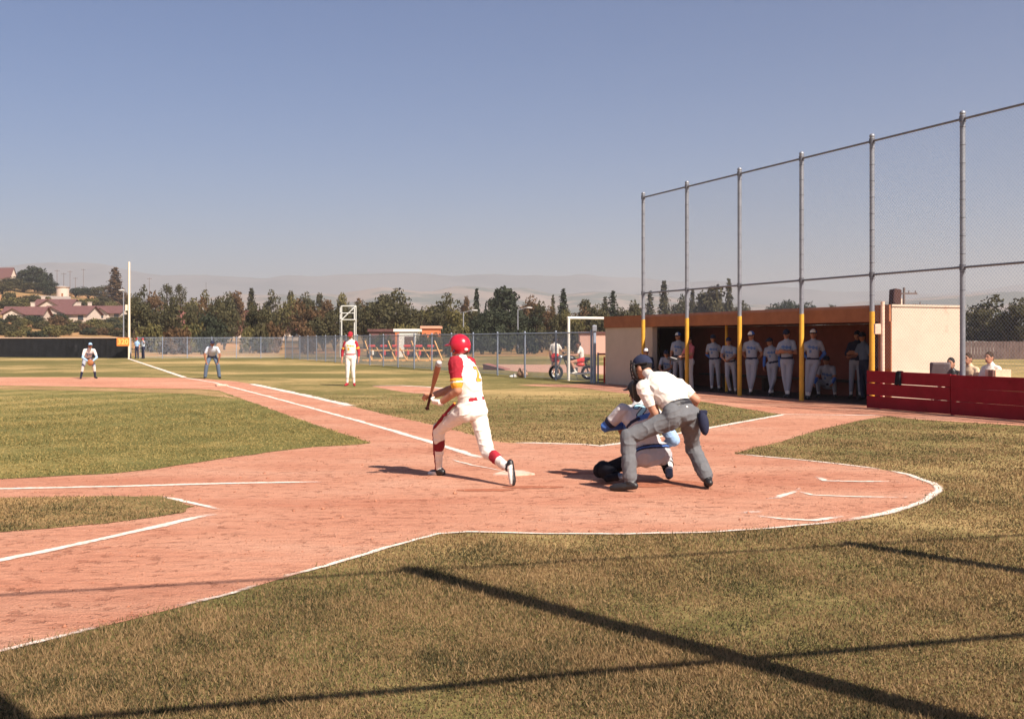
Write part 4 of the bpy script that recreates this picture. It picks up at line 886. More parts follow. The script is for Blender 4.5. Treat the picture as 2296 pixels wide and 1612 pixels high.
mb = MB(); mb.ell(MP(1257, .88), (.10, .10, .10), 14, 10); mb.build('headlight', M_CHR, t); mb = MB(); mb.tube(MP(1264, 1.02, -.07), MP(1262, 1.08, -.07), .045, .045, 12); mb.tube(MP(1264, 1.02, .07), MP(1262, 1.08, .07), .045, .045, 12); mb.build('gauges', M_BLK, t)
mb = MB(); mb.ell(MP(1243.5, .62, -.12), (.045, .045, .045), 10, 8); mb.ell(MP(1243.5, .62, .12), (.045, .045, .045), 10, 8); mb.build('turn_signal', mat('amber_lens', (.8, .45, .25), .3), t)
mb = MB(); mb.ell(MP(1277, .84), (.27, .13, .12), 16, 10, Euler((0, R(8), 0)).to_matrix()); mb.build('fuel_tank', M_BLK, t)
mb = MB(); mb.ell(MP(1303, .79), (.34, .13, .07), 16, 8); mb.ell(MP(1316, .83), (.16, .12, .06), 12, 8); mb.build('seat', mat('black_seat', (.02, .018, .018), .7), t)
mb = MB(); mb.ell(MP(1301, .60, -.1), (.17, .06, .085), 14, 8); mb.ell(MP(1301, .60, .1), (.17, .06, .085), 14, 8); mb.build('side_cover', mat('red_enamel', (.62, .05, .03), .35, .05, 4, 0, spec=.5), t)
mb = MB(); mb.box(MP(1283, .38), (.42, .26, .22)); mb.box(MP(1278, .58), (.2, .24, .24), Euler((0, R(-15), 0)).to_matrix())
for i in range(5): mb.box(MP(1278, .5+i*.045), (.25, .3, .012), Euler((0, R(-15), 0)).to_matrix())
mb.build('engine', mat('engine_grey', (.10, .10, .10), .5, metal=.5), t, .015)
mb = MB(); mb.path([MP(1262.5, .92), MP(1276, .3), MP(1296, .26), MP(xr, .29)], .022, 8); mb.path([MP(1262.5, .92), MP(1292, .74), MP(xr, .70)], .022, 8); mb.tube(MP(xr, .29), MP(1312, .72), .026, .026, 8); mb.build('frame', M_BLK, t)
mb = MB(); mb.path([MP(1273, .5, -.15), MP(1272, .28, -.17), MP(1290, .22, -.18), MP(1325, .27, -.2)], .03, 8); mb.tube(MP(1298, .23, -.19), MP(1333, .29, -.2), .035, .045, 10); mb.build('exhaust', M_CHR, t)
mb = MB(); mb.box(MP(1331, .72), (.08, .12, .09)); mb.build('tail_light', mat('red_lens', (.5, .03, .03), .3), t, .01)
mb = MB(); mb.tube(MP(1290, .25, -.1), MP(1294, .015, -.32), .014, .014, 6); mb.build('side_stand', M_BLK, t)
#SECTION5
# ------------------------------------------------------------------ people
SKIN = mat('skin', (.46, .22, .135), .55, .08, 14, .05, spec=.35); SKIN_D = mat('skin_tanned', (.34, .155, .09), .55, .08, 14, .05, spec=.35)
EYE = mat('eye_dark', (.03, .02, .018), .4); LIP = mat('lip', (.33, .11, .09), .6)
H_BRN = mat('hair_brown', (.045, .024, .014), .8, .3, 30, .3); H_BLK = mat('hair_black', (.012, .009, .008), .8, .3, 30, .3)
C_WHITE = mat('cloth_white', (.78, .71, .63), .9, .05, 20, .12, wear=((.68, .55, .44), 3.5, .60)); C_OFF = mat('cloth_offwhite', (.66, .62, .58), .9, .05, 20, .12); C_GREY = mat('cloth_grey_uniform', (.40, .40, .42), .9, .06, 20, .12)
C_ROAD = mat('cloth_road_grey', (.30, .318, .365), .9, .05, 20, .12); C_RED = mat('cloth_red', (.34, .018, .032), .85, .08, 20, .12); C_MAROON = mat('cloth_maroon', (.20, .014, .022), .85, .08, 20, .12); C_YEL = mat('cloth_gold', (.78, .36, .04), .85, .06, 20, .1)  # road grey is darkened in its colour to deepen the dugout's shade
C_SLACK = mat('cloth_charcoal_slacks', (.125, .127, .135), .85, .08, 18, .15); C_NAVY = mat('cloth_navy', (.018, .022, .05), .85, .12, 20, .1); C_BLUE = mat('cloth_royal_blue', (.055, .14, .42), .8, .1, 20, .1)
C_LBLUE = mat('cloth_light_blue', (.30, .45, .66), .85, .06, 20, .1); C_BLACK = mat('leather_black', (.016, .014, .015), .45, .15, 20, .1, spec=.5); C_SLATE = mat('cloth_slate_blue', (.095, .130, .185), .85, .08, 20, .1)
C_PINK = mat('cloth_rose', (.60, .16, .17), .85, .08, 20, .1); C_BROWNL = mat('leather_tan', (.33, .13, .05), .6, .15, 20, .2); C_MASK = mat('mask_black', (.02, .017, .017), .5); C_LETTER = mat('cloth_lettering_blue', (.10, .17, .34), .85)
CLOTH = {'cloth_sunlit_grey'} | {m.name for m in (C_WHITE, C_OFF, C_GREY, C_SLACK, C_RED, C_MAROON, C_PINK, C_LBLUE, C_BLUE, C_SLATE)}
def nv(v): return Vector(v).normalized()
class Fig:
    def __init__(s): s.pr = []; s.paint = []
    def cap(s, a, b, ra, rb, m, g=''):
        s.pr.append(('cap', np.array(a, float), np.array(b, float), ra, rb, m, g))
    def ell(s, c, r, m, Rm=None, g=''):
        Rm = Matrix.Identity(3) if Rm is None else Rm; s.pr.append(('ell', np.array(c, float), np.array(r, float), np.array(Rm), 0, m, g))
    def limb(s, a, b, ra, rb, zones, g=''):
        a, b = Vector(a), Vector(b)
        for z in zones:
            t0, t1, m = z[:3]; ex = z[3] if len(z) > 3 else 0
            s.cap(a.lerp(b, t0), a.lerp(b, t1), ra+(rb-ra)*t0+ex, ra+(rb-ra)*t1+ex, m, g)
    def loft(s, rings, mats, g='torso'):
        """rings: (center, side, fwd, hs, hf, t); mats(t)->material"""
        s.pr.append(('loft', rings, mats, 0, 0, None, g))
    def temp_mesh(s):
        mb = MB()
        for p in s.pr:
            if p[0] == 'cap':
                a, b = Vector(p[1]), Vector(p[2]); d = b-a; L = d.length
                if L < 1e-5: continue
                Rm = d.to_track_quat('Z', 'Y').to_matrix(); n = 12; V = []; rows = []
                for q in range(1, 5): rows.append((-math.cos(q/4*math.pi/2)*p[3], math.sin(q/4*math.pi/2)*p[3]))
                for q in range(0, 4): rows.append((L+math.sin(q/4*math.pi/2)*p[4], math.cos(q/4*math.pi/2)*p[4]))
                for z, r_ in rows:
                    for i in range(n): V.append(a+Rm @ Vector((r_*math.cos(6.28319*i/n), r_*math.sin(6.28319*i/n), z)))
                V += [a+Rm @ Vector((0, 0, -p[3])), a+Rm @ Vector((0, 0, L+p[4]))]; k = len(rows)
                Fs = [(j*n+i, j*n+(i+1) % n, (j+1)*n+(i+1) % n, (j+1)*n+i) for j in range(k-1) for i in range(n)]
                Fs += [(k*n, (i+1) % n, i) for i in range(n)]+[(k*n+1, (k-1)*n+i, (k-1)*n+(i+1) % n) for i in range(n)]
                mb.add(V, Fs)
            elif p[0] == 'ell':
                Rm = Matrix(p[3].tolist()); n = 14; k = 10; V = []
                for j in range(1, k):
                    a = -math.pi/2+math.pi*j/k
                    for i in range(n):
                        tt = 6.28319*i/n; V.append(Vector(p[1])+Rm @ Vector((p[2][0]*math.cos(a)*math.cos(tt), p[2][1]*math.cos(a)*math.sin(tt), p[2][2]*math.sin(a))))
                V += [Vector(p[1])+Rm @ Vector((0, 0, -p[2][2])), Vector(p[1])+Rm @ Vector((0, 0, p[2][2]))]; m_ = (k-1)*n
                Fs = [(j*n+i, j*n+(i+1) % n, (j+1)*n+(i+1) % n, (j+1)*n+i) for j in range(k-2) for i in range(n)]
                Fs += [(m_, (i+1) % n, i) for i in range(n)]+[(m_+1, (k-2)*n+i, (k-2)*n+(i+1) % n) for i in range(n)]
                mb.add(V, Fs)
            else:
                n = 20; V = []
                for (c, sd, fw, hs, hf, t_) in p[1]:
                    for i in range(n):
                        a = 6.28319*i/n; ca, sa = math.cos(a), math.sin(a); e = 2/2.4
                        V.append(c+sd*(hs*math.copysign(abs(ca)**e, ca))+fw*(hf*math.copysign(abs(sa)**e, sa)))
                k = len(p[1]); Fs = [(j*n+i, j*n+(i+1) % n, (j+1)*n+(i+1) % n, (j+1)*n+i) for j in range(k-1) for i in range(n)]
                Fs += [tuple(range(n))[::-1], tuple(range((k-1)*n, k*n))]; mb.add(V, Fs)
        return mb
    def classify(s, C):
        best = np.full(len(C), 1e9); idx = np.zeros(len(C), int); mats = []; grp = np.zeros(len(C), int); grps = []
        def mi(m):
            if m not in mats: mats.append(m)
            return mats.index(m)
        for gi, p in enumerate(s.pr):
            if p[0] == 'cap':
                ab = p[2]-p[1]; t_ = np.clip((C-p[1]) @ ab/(ab @ ab+1e-12), 0, 1); d = np.linalg.norm(C-(p[1]+t_[:, None]*ab), axis=1)-(p[3]+(p[4]-p[3])*t_); ids = np.full(len(C), mi(p[5]))
            elif p[0] == 'ell':
                q = (C-p[1]) @ p[3]; d = (np.linalg.norm(q/p[2], axis=1)-1)*p[2].min(); ids = np.full(len(C), mi(p[5]))
            else:
                d = np.full(len(C), 1e9); ids = np.zeros(len(C), int); rg = p[1]
                for (r0, r1) in zip(rg[:-1], rg[1:]):
                    c0, c1 = np.array(r0[0]), np.array(r1[0]); ab = c1-c0; tt = np.clip((C-c0) @ ab/(ab @ ab), 0, 1)
                    q = C-(c0+tt[:, None]*ab); hs = r0[3]+(r1[3]-r0[3])*tt; hf = r0[4]+(r1[4]-r0[4])*tt
                    dd = (np.sqrt((q @ np.array(r0[1])/hs)**2+(q @ np.array(r0[2])/hf)**2+((q @ (ab/np.linalg.norm(ab)))/.1)**2)-1)*np.minimum(hs, hf)
                    T = r0[5]+(r1[5]-r0[5])*tt; b_ = dd < d; d = np.where(b_, dd, d)
                    for k_, (ta, m) in enumerate(p[2]):
                        tb = p[2][k_+1][0] if k_+1 < len(p[2]) else 9
                        ids = np.where(b_ & (T >= ta) & (T < tb), mi(m), ids)
            b_ = d < best; best = np.where(b_, d, best); idx = np.where(b_, ids, idx)
            if p[6] not in grps: grps.append(p[6])
            grp = np.where(b_, grps.index(p[6]), grp)
        for fn, m, g in s.paint:
            k_ = fn(C)
            if g is not None: k_ &= np.isin(grp, [i for i, nme in enumerate(grps) if nme in g])
            idx = np.where(k_, mi(m), idx)
        return idx, mats
    def build(s, parent, voxel, smooth=2, wrinkle=0.):
        o = s.temp_mesh().build('body', [SKIN]); md = o.modifiers.new('r', 'REMESH'); md.mode = 'VOXEL'; md.voxel_size = voxel; md.adaptivity = 0
        if smooth: sm = o.modifiers.new('s', 'SMOOTH'); sm.factor = .5; sm.iterations = smooth
        me = bpy.data.meshes.new_from_object(o.evaluated_get(bpy.context.evaluated_depsgraph_get())); bpy.data.objects.remove(o)
        n = len(me.vertices); co = np.empty(n*3, np.float32); me.vertices.foreach_get('co', co); co = co.reshape(-1, 3).astype(float)
        m = len(me.polygons); ce = np.empty(m*3, np.float32); me.polygons.foreach_get('center', ce); ce = ce.reshape(-1, 3).astype(float)
        idx, mats = s.classify(ce); me.materials.clear()
        for q in mats: me.materials.append(q)
        me.polygons.foreach_set('material_index', idx.astype(np.int32)); me.polygons.foreach_set('use_smooth', np.ones(m, bool))
        if wrinkle:
            cl = np.array([q.name in CLOTH for q in mats]); isc = np.zeros(n, bool); lp = np.empty(len(me.loops), np.int32); me.loops.foreach_get('vertex_index', lp)
            tot = np.empty(m, np.int32); me.polygons.foreach_get('loop_total', tot); isc[lp[np.repeat(cl[idx], tot)]] = True
            no = np.empty(n*3, np.float32); me.vertices.foreach_get('normal', no); no = no.reshape(-1, 3)
            for i in np.nonzero(isc)[0]:
                p = co[i]; v = Vector((p[0]*5+p[2]*6, p[1]*6-p[2]*2, p[2]*9-p[0]*5)); w1 = (1-abs(mnoise.noise(v))*1.6); w1 = max(0., w1)**4; w2 = mnoise.noise(v*.45); w3 = mnoise.noise(v*3.1)
                co[i] += no[i]*(wrinkle*(1.1*w1+.7*w2+.25*w3-.35))
        off = root_offset(parent); co -= np.array(off); me.vertices.foreach_set('co', co.astype(np.float32).ravel()); me.update(); me.name = 'body'
        return linkobj('body', me, parent)

def frame(l, u):
    u = nv(u); l = Vector(l); l = (l-u*l.dot(u)).normalized(); return l, l.cross(u), u     # side, fwd, up
def head(f, hd, face, up, s, skin, hair, hairlong=0.):
    fw = nv(face); u = Vector(up); u = (u-fw*u.dot(fw)).normalized(); l = u.cross(fw); Rm = Matrix((l, fw, u)).transposed()
    q = lambda a, b, c: hd+(l*a+fw*b+u*c)*s
    f.ell(q(0, 0, 0), (.075*s, .094*s, .116*s), skin, Rm, 'head'); f.ell(q(0, .028, -.06), (.056*s, .066*s, .058*s), skin, Rm, 'head')
    f.cap(q(0, .088, .008), q(0, .108, -.026), .010*s, .016*s, skin, 'head')
    for sg in (-1, 1):
        f.ell(q(sg*.077, -.004, -.01), (.012*s, .024*s, .034*s), skin, Rm, 'head'); f.ell(q(sg*.032, .080, .014), (.015*s, .012*s, .009*s), EYE, Rm, 'eye')
        f.cap(q(sg*.018, .086, .036), q(sg*.046, .074, .036), .008*s, .006*s, hair, 'brow')
    f.cap(q(-.02, .086, -.066), q(.02, .086, -.066), .0075*s, .0075*s, LIP, 'lip')
    f.ell(q(0, -.014, .026), (.081*s, .096*s, .108*s), hair, Rm, 'hair'); f.ell(q(0, -.05, -.03-hairlong*.4), (.070*s, .052*s, (.07+hairlong)*s), hair, Rm, 'hair')
    return l, fw, u
def hand(f, w, d, n, s, m, thumb_side=1, curl=.6):
    """w wrist, d pointing direction, n palm normal (fingers curl towards it)"""
    d = nv(d); n = Vector(n); n = (n-d*n.dot(d)).normalized(); x = d.cross(n)*thumb_side; c = Vector(w)+d*(.055*s); Rm = Matrix((x, d, n)).transposed()
    f.ell(c, (.040*s, .050*s, .020*s), m, Rm, 'hand')
    for i, (o, L) in enumerate(((.029, .036), (.010, .040), (-.010, .038), (-.028, .031))):
        b = c+x*(o*s)+d*(.042*s); k = b+(d*math.cos(curl)+n*math.sin(curl))*(L*s); e = k+(d*math.cos(curl*2.3)+n*math.sin(curl*2.3))*(L*.95*s)
        f.cap(b, k, .0092*s, .0088*s, m, 'hand'); f.cap(k, e, .0088*s, .0075*s, m, 'hand')
    b = c+x*(.034*s)-d*(.022*s); k = b+(x*.75+d*.6+n*.3).normalized()*(.038*s); e = k+(d*.75+n*.6+x*.1).normalized()*(.032*s)
    f.cap(b, k, .0115*s, .010*s, m, 'hand'); f.cap(k, e, .010*s, .0085*s, m, 'hand')
def body(f, J, o, s=1.):
    """J joints in world space, o outfit"""
    pel, nk = Vector(J['pel']), Vector(J['nk']); up = (nk-pel).normalized(); hl_ = nv(Vector(J['hpL'])-Vector(J['hpR'])); sl_ = nv(Vector(J['shL'])-Vector(J['shR']))
    mid = Vector(J['sp']) if 'sp' in J else (pel+nk)/2; skin = o.get('skin', SKIN); k = s*o.get('bulk', 1.)
    rings = []
    for t_, hs, hf, fo in ((-.20, .085, .075, 0), (-.10, .150, .112, -.008), (.03, .166, .120, -.008), (.16, .150, .110, 0), (.26, .146, .106, .004), (.45, .156, .114, .008), (.66, .172, .124, .006), (.83, .156, .112, 0), (.93, .112, .088, -.004), (1.0, .085, .066, 0), (1.06, .058, .058, .006)):
        if t_ < 0: c = pel+(pel-mid)*(-t_*2) if False else pel-up*((nk-pel).length*-t_)
        else: c = pel*(1-t_)**2+mid*2*t_*(1-t_)+nk*t_*t_ if t_ <= 1 else nk+up*(.55*s*(t_-1))
        if 'sp' in J and 0 <= t_ <= 1: c = pel*(1-t_)**2+(mid*2-(pel+nk)/2)*2*t_*(1-t_)+nk*t_*t_
        tg = up
        if 'sp' in J: tg = ((mid-pel)*(1-t_)+(nk-mid)*t_).normalized()
        l, fw, u = frame(hl_.lerp(sl_, min(1, max(0, t_))), tg); rings.append((c+fw*(fo*k), l, fw, hs*k, hf*k, t_))
    belt = o.get('belt', C_BLACK); bt = o.get('belt_t', .13)
    f.loft(rings, [(-9, o['pants']), (bt, belt), (bt+o.get('belt_w', .062), o['shirt'])])
    l0, f0, u0 = frame(hl_, up); l1, f1, u1 = frame(sl_, up)
    f.cap(nk-u1*(.03*s), Vector(J['hd'])-nv(J['face'])*(.015*s), .055*s, .052*s, skin, 'neck')
    for S in 'LR':
        sg = 1 if S == 'L' else -1; sh, el, wr = Vector(J['sh'+S]), Vector(J['el'+S]), Vector(J['wr'+S]); hp_, kn, an, to = (Vector(J[q+S]) for q in ('hp', 'kn', 'an', 'to'))
        f.cap(nk-u1*(.035*s)+l1*(sg*.03*s), sh+u1*(.002*s), .055*k, .060*k, o['shirt'], 'shoulder'); f.cap(sh-l1*(sg*.05*s)-u1*(.09*s), sh-l1*(sg*.02*s), .08*k, .06*k, o['shirt'], 'shoulder')
        aw = o.get('armw', 1.); f.limb(sh, el, .062*s*aw, .045*s*aw, o.get('arm'+S, o['arm']), 'uarm'); f.limb(el, wr, .045*s*aw, .030*s*aw, o.get('fore'+S, o.get('fore', [(0, 1, skin)])), 'farm')
        f.ell(el.lerp(wr, .25), (.044*s*aw, .044*s*aw, .07*s), o.get('fore'+S, o.get('fore', [(0, 1, skin)]))[0][2], (wr-el).to_track_quat('Z', 'Y').to_matrix(), 'farm')
        hm = o.get('hand'+S, skin); hdv = J.get('hd_'+S, (wr-el)); pn = J.get('pn_'+S, -l1*sg)
        hand(f, wr, hdv, pn, s, hm, J.get('th_'+S, sg), J.get('curl_'+S, .6))
        lw = o.get('legw', 1.)
        f.ell(hp_-f0*(.030*s)+u0*(.01*s), (.100*k, .098*k, .125*k), o['pants'], None, 'seat')
        f.limb(hp_, kn, .094*s*lw, .066*s*lw, [(0, 1, o['pants'])], 'thigh'); f.cap(hp_.lerp(kn, .1)+f0*(.012*s), hp_.lerp(kn, .55)+f0*(.012*s), .086*s*lw, .074*s*lw, o['pants'], 'thigh')
        lz = o.get('leg'+S, o['leg']); f.limb(kn, an, .062*s*lw, o.get('ankle', .042)*s, lz, 'shin')
        ft = nv(to-an); bk = -Vector((ft.x, ft.y, 0)).normalized() if Vector((ft.x, ft.y)).length > .2 else -f0
        sd = (kn-an).normalized(); cm = [z for z in lz if z[0] <= .3][-1][2]; back = -(ft-sd*ft.dot(sd)); back = back.normalized() if back.length > .05 else bk
        f.ell(kn.lerp(an, .32)+back*(.014*s), (.054*s*lw, .056*s*lw, .10*s), [z for z in lz if z[0] <= .33][-1][2], (an-kn).to_track_quat('Z', 'Y').to_matrix(), 'shin')
        sm = o.get('shoe', C_BLACK); dn = ft.cross(nv(ft.cross(sd))) ; dn = -sd if dn.length < .5 else (dn if dn.dot(-sd) > 0 else -dn)
        sole = dn.normalized(); heel = an+sole*(.045*s)-ft*(.045*s); ball = an.lerp(to, .72)+sole*(.020*s)
        f.cap(heel, an.lerp(to, .35)+sole*(.028*s), .037*s, .040*s, sm, 'shoe'); f.cap(an.lerp(to, .3)+sole*(.03*s), ball, .042*s, .040*s, sm, 'shoe'); f.cap(ball, to-ft*(.03*s)+sole*(.018*s), .039*s, .030*s, sm, 'shoe'); f.cap(an, heel, .043*s, .036*s, sm, 'shoe')
    head(f, Vector(J['hd']), J['face'], J.get('hup', Vector((0, 0, 1))), s, skin, o.get('hair', H_BRN), o.get('hairlong', 0.))
    return f0, l0, u0
def cap_mesh(parent, hd, face, up, s, m, brimm, frontm=None, brim=True, name='cap'):
    fw = nv(face); u = Vector(up); u = (u-fw*u.dot(fw)).normalized(); l = u.cross(fw); mb = MB(); n, k = 20, 7; V = []; q = lambda a, b, c: hd+(l*a+fw*b+u*c)*s
    for j in range(k+1):
        a = R(90*j/k)
        for i in range(n):
            tt = 6.28319*i/n; V.append(q(.089*math.cos(a)*math.cos(tt), -.004+.108*math.cos(a)*math.sin(tt), .036+.098*math.sin(a)))
    Fs = [(j*n+i, j*n+(i+1) % n, (j+1)*n+(i+1) % n, (j+1)*n+i) for j in range(k) for i in range(n)]; mb.add(V, Fs, 0, True); mb.ell(q(0, 0, .136), (.010*s, .010*s, .006*s), 8, 4)
    if frontm:
        for fi, fc in enumerate(Fs):
            c = sum(((V[i]-hd) for i in fc), Vector())/4
            if c.dot(fw) > .045*s and (c.dot(u)) > .04*s: mb.m[fi] = 1
    o = mb.build(name, [m, frontm or m], parent)
    if brim:
        mb = MB(); V = []; na, nr = 13, 4
        for z in (0, -.006):
            for i in range(na):
                a = R(-62+124*i/(na-1))
                for j in range(nr):
                    e = j/(nr-1)*.078*math.cos(a*.9); V.append(q(.089*math.sin(a)*(1+e*1.5), -.004+.104*math.cos(a)+e, .040+z-.030*(math.sin(a)**2)-e*.22))
        b0 = na*nr; Fs = []
        for i in range(na-1):
            for j in range(nr-1):
                f_ = (i*nr+j, (i+1)*nr+j, (i+1)*nr+j+1, i*nr+j+1); Fs += [f_, tuple(b0+x for x in f_[::-1])]
            Fs.append((i*nr+nr-1, (i+1)*nr+nr-1, b0+(i+1)*nr+nr-1, b0+i*nr+nr-1))
        mb.add(V, Fs, 0, True); mb.build('brim', brimm, o)
    return o
STAND = dict(pel=(0, 0, .96), nk=(0, -.01, 1.50), hd=(0, .025, 1.655), shL=(.166, -.005, 1.415), shR=(-.166, -.005, 1.415), elL=(.235, -.02, 1.135), elR=(-.235, -.02, 1.135), wrL=(.245, .06, .89), wrR=(-.245, .06, .89),
             hpL=(.09, 0, .93), hpR=(-.09, 0, .93), knL=(.105, .02, .51), knR=(-.105, .02, .51), anL=(.115, -.01, .095), anR=(-.115, -.01, .095))
KNEES = dict(pel=(0, -.20, .86), nk=(0, .22, 1.20), hd=(0, .33, 1.33), shL=(.18, .18, 1.15), shR=(-.18, .18, 1.15), elL=(.29, .16, .88), elR=(-.29, .16, .88), wrL=(.23, .14, .63), wrR=(-.23, .14, .63),
             hpL=(.09, -.18, .84), hpR=(-.09, -.18, .84), knL=(.21, .06, .51), knR=(-.21, .06, .51), anL=(.27, -.04, .095), anR=(-.27, -.04, .095))
SIT = dict(pel=(0, 0, .50), nk=(0, .06, 1.04), hd=(0, .12, 1.19), shL=(.166, .05, .96), shR=(-.166, .05, .96), elL=(.24, .12, .70), elR=(-.24, .12, .70), wrL=(.16, .34, .62), wrR=(-.16, .34, .62),
           hpL=(.09, .02, .49), hpR=(-.09, .02, .49), knL=(.16, .44, .50), knR=(-.16, .44, .50), anL=(.17, .40, .095), anR=(-.17, .40, .095))
def posed(tmpl, base, facing, H, mods=None, face=None, toes=None):
    s = H/1.8; fw = nv((facing[0], facing[1], 0)); l = Vector((0, 0, 1)).cross(fw); J = {}; T = dict(tmpl); T.update(mods or {})
    W_ = lambda q: Vector(base)+(l*q[0]+fw*q[1]+Vector((0, 0, 1))*q[2])*s
    for k_, q in T.items():
        if k_[:3] in ('hd_', 'pn_'): J[k_] = l*q[0]+fw*q[1]+Vector((0, 0, q[2]))
        elif k_[:3] in ('th_', 'cur'): J[k_] = q
        else: J[k_] = W_(q)
    for S, sg in (('L', 1), ('R', -1)):
        if 'to'+S not in T: J['to'+S] = J['an'+S]+(fw*.17+l*(sg*.05)-Vector((0, 0, .055)))*s
    J['face'] = nv(face) if face is not None else fw; return J, s
def person(label, J, o, s, voxel, cap=None, group=None, wrinkle=0., smooth=2, extra=None):
    an = (Vector(J['anL'])+Vector(J['anR']))/2; t = thing('person', label, 'person', (an.x, an.y, 0), group); f = Fig(); fr = body(f, J, o, s)
    if extra: extra(f, J, s, fr)
    f.build(t, voxel, smooth, wrinkle)
    if cap: cap_mesh(t, Vector(J['hd']), J['face'], J.get('hup', Vector((0, 0, 1))), s, *cap)
    return t
#SECTION6
ARM_S = lambda m, under: [(0, .30, m, .000), (.30, .62, m, .006), (.62, 1, under)]
def visitor(**k):
    o = dict(shirt=C_ROAD, pants=C_ROAD, arm=ARM_S(C_ROAD, SKIN_D), leg=[(0, .72, C_ROAD, .006), (.72, 1, C_OFF)], belt=C_NAVY, belt_t=.10, belt_w=.095, shoe=C_BLACK, skin=SKIN_D, hair=H_BLK); o.update(k); return o
def chest_letter(f, J, s, fr, m=C_LETTER, hh=.044):
    pel, nk = np.array(J['pel']), np.array(J['nk']); f0, l0, u0 = (np.array(q) for q in fr)
    def fn(C):
        q = C-(pel+(nk-pel)*.66); a = q @ l0; b = q @ u0; c = q @ f0
        return (c > .02*s) & (abs(a) < .125*s) & (abs(b+.12*a) < (hh*(.75+.3*np.sin(a/s*70)))*s)
    def fn2(C):
        q = C-(pel+(nk-pel)*.47); a = q @ l0+.05*s; b = q @ u0; c = q @ f0; return (c > .02*s) & (abs(a) < .03*s) & (abs(b) < .04*s)
    f.paint += [(fn, m, ('torso', 'shoulder')), (fn2, m, ('torso',))]
FOLD = dict(elL=(.25, .06, 1.17), elR=(-.25, .06, 1.17), wrL=(-.05, .19, 1.23), wrR=(.05, .21, 1.20), hd_L=(-1, -.1, .1), hd_R=(1, -.1, .1), pn_L=(0, -1, 0), pn_R=(0, -1, 0))
BACKH = dict(elL=(.27, -.10, 1.16), elR=(-.27, -.10, 1.16), wrL=(.10, -.17, .97), wrR=(-.10, -.17, .97))
def cross_legs(a=.02): return dict(knL=(.06, .04, .51), knR=(-.07, .02, .51), anL=(a, .03, .095), anR=(-.02, -.02, .095))
DG = 'visiting players and staff in the dugout'
WC = (C_BLUE, C_NAVY, C_WHITE); NC = (C_NAVY, C_NAVY, None); fd = (-.42, -.9)
def dug(x, y, H, label, mods=None, o=None, cap=WC, facing=fd, tmpl=STAND, face=None, letter=True, Y=None):
    b = G(x, y) if Y is None else Vector(((x-CX)*Y/F, Y, 0)); b.z = .02
    an_ = rs.uniform(-.7, .5); face = face or (facing[0]*math.cos(an_)-facing[1]*math.sin(an_), facing[0]*math.sin(an_)+facing[1]*math.cos(an_), rs.uniform(-.12, .06))
    J, s = posed(tmpl, b, facing, H, mods, face)
    if tmpl is STAND:
        lv = Vector((-J['face'].y, J['face'].x, 0)); kx = rs.uniform(-.09, .09); hx = rs.uniform(-.05, .05); tl = rs.uniform(-.03, .05)
        for q_ in J:
            if isinstance(J[q_], Vector) and q_ not in ('face',) and q_[:3] not in ('hd_', 'pn_') and J[q_].z > .3:
                z_ = J[q_].z; J[q_] = J[q_]+lv*(hx*min(1, max(0, (z_-.3)/.6))+(kx*(z_-.95) if z_ > .95 else 0))
        J['shL'].z += tl; J['shR'].z -= tl*.6
    return person(label, J, o or visitor(), s, .016, cap, DG, extra=chest_letter if letter else None)
dug(1451, 872, 1.74, 'seated player in dark jacket with tan trim by the first yellow post', None, visitor(shirt=C_NAVY, arm=[(0, 1, C_NAVY, .008)], fore=[(0, 1, C_NAVY, .006)]), tmpl=SIT, letter=False, Y=34.8)
dug(1499, 872, 1.76, 'player sitting in deep shade with elbows on knees', dict(nk=(0, .16, 1.0), hd=(0, .26, 1.12), shL=(.17, .16, .95), shR=(-.17, .16, .95), elL=(.2, .35, .66), elR=(-.2, .35, .66), wrL=(.08, .55, .6), wrR=(-.08, .55, .6)), visitor(), NC, tmpl=SIT, Y=34.6)
dug(1521, 872, 1.80, 'standing player in blue cap just behind the person in rose shirt', dict(wrL=(.2, .2, 1.0)), visitor(), WC, Y=34.0)
def folder_pose(): return dict(elL=(.22, .10, 1.18), elR=(-.24, .12, 1.16), wrL=(.10, .34, 1.12), wrR=(-.16, .40, 1.06), hd_R=(-.1, 1, -.1), hd_L=(-.3, 1, 0))
pt = dug(1546, 877, 1.66, 'person in rose shirt and grey slacks holding a black folder', folder_pose(), dict(shirt=C_PINK, pants=C_OFF, arm=ARM_S(C_PINK, SKIN), leg=[(0, 1, C_OFF, .012)], ankle=.052, belt=C_OFF, shoe=C_BROWNL, skin=SKIN, hair=H_BRN, hairlong=.06, bulk=1.06), None, (-.85, -.45), letter=False)
q = Vector(pt.location)+Vector((-.52, -.22, .99)); t = thing('folder', 'black folder held by the person in rose shirt', 'folder', q); mb = MB(); mb.box(q, (.36, .26, .03), Euler((R(14), R(10), R(-60))).to_matrix()); mb.build('cover', C_BLACK, t, .006); mb = MB(); mb.box(q+Vector((0, 0, .02)), (.30, .03, .008), Euler((R(14), R(10), R(-60))).to_matrix()); mb.build('sheet', C_OFF, t)
dug(1604, 879, 1.72, 'player standing with hands behind back beside the thin inner post', dict(BACKH), visitor(foreL=[(0, .9, C_BLUE, .004)], foreR=[(0, .9, C_BLUE, .004)]), NC)
dug(1641, 884, 1.66, 'player leaning forward with forearms out behind the third yellow post', dict(nk=(0, .10, 1.48), hd=(0, .17, 1.62), shL=(.175, .09, 1.42), shR=(-.175, .09, 1.42), elL=(.2, .22, 1.16), elR=(-.22, .24, 1.16), wrL=(.06, .42, 1.06), wrR=(-.1, .46, 1.08), knR=(-.1, .12, .53), anR=(-.06, -.04, .095)), visitor(), NC)
dug(1685, 888, 1.80, 'player in blue cap with lettered jersey facing out right of the third yellow post', dict(BACKH, **cross_legs(-.03)), visitor(), WC)
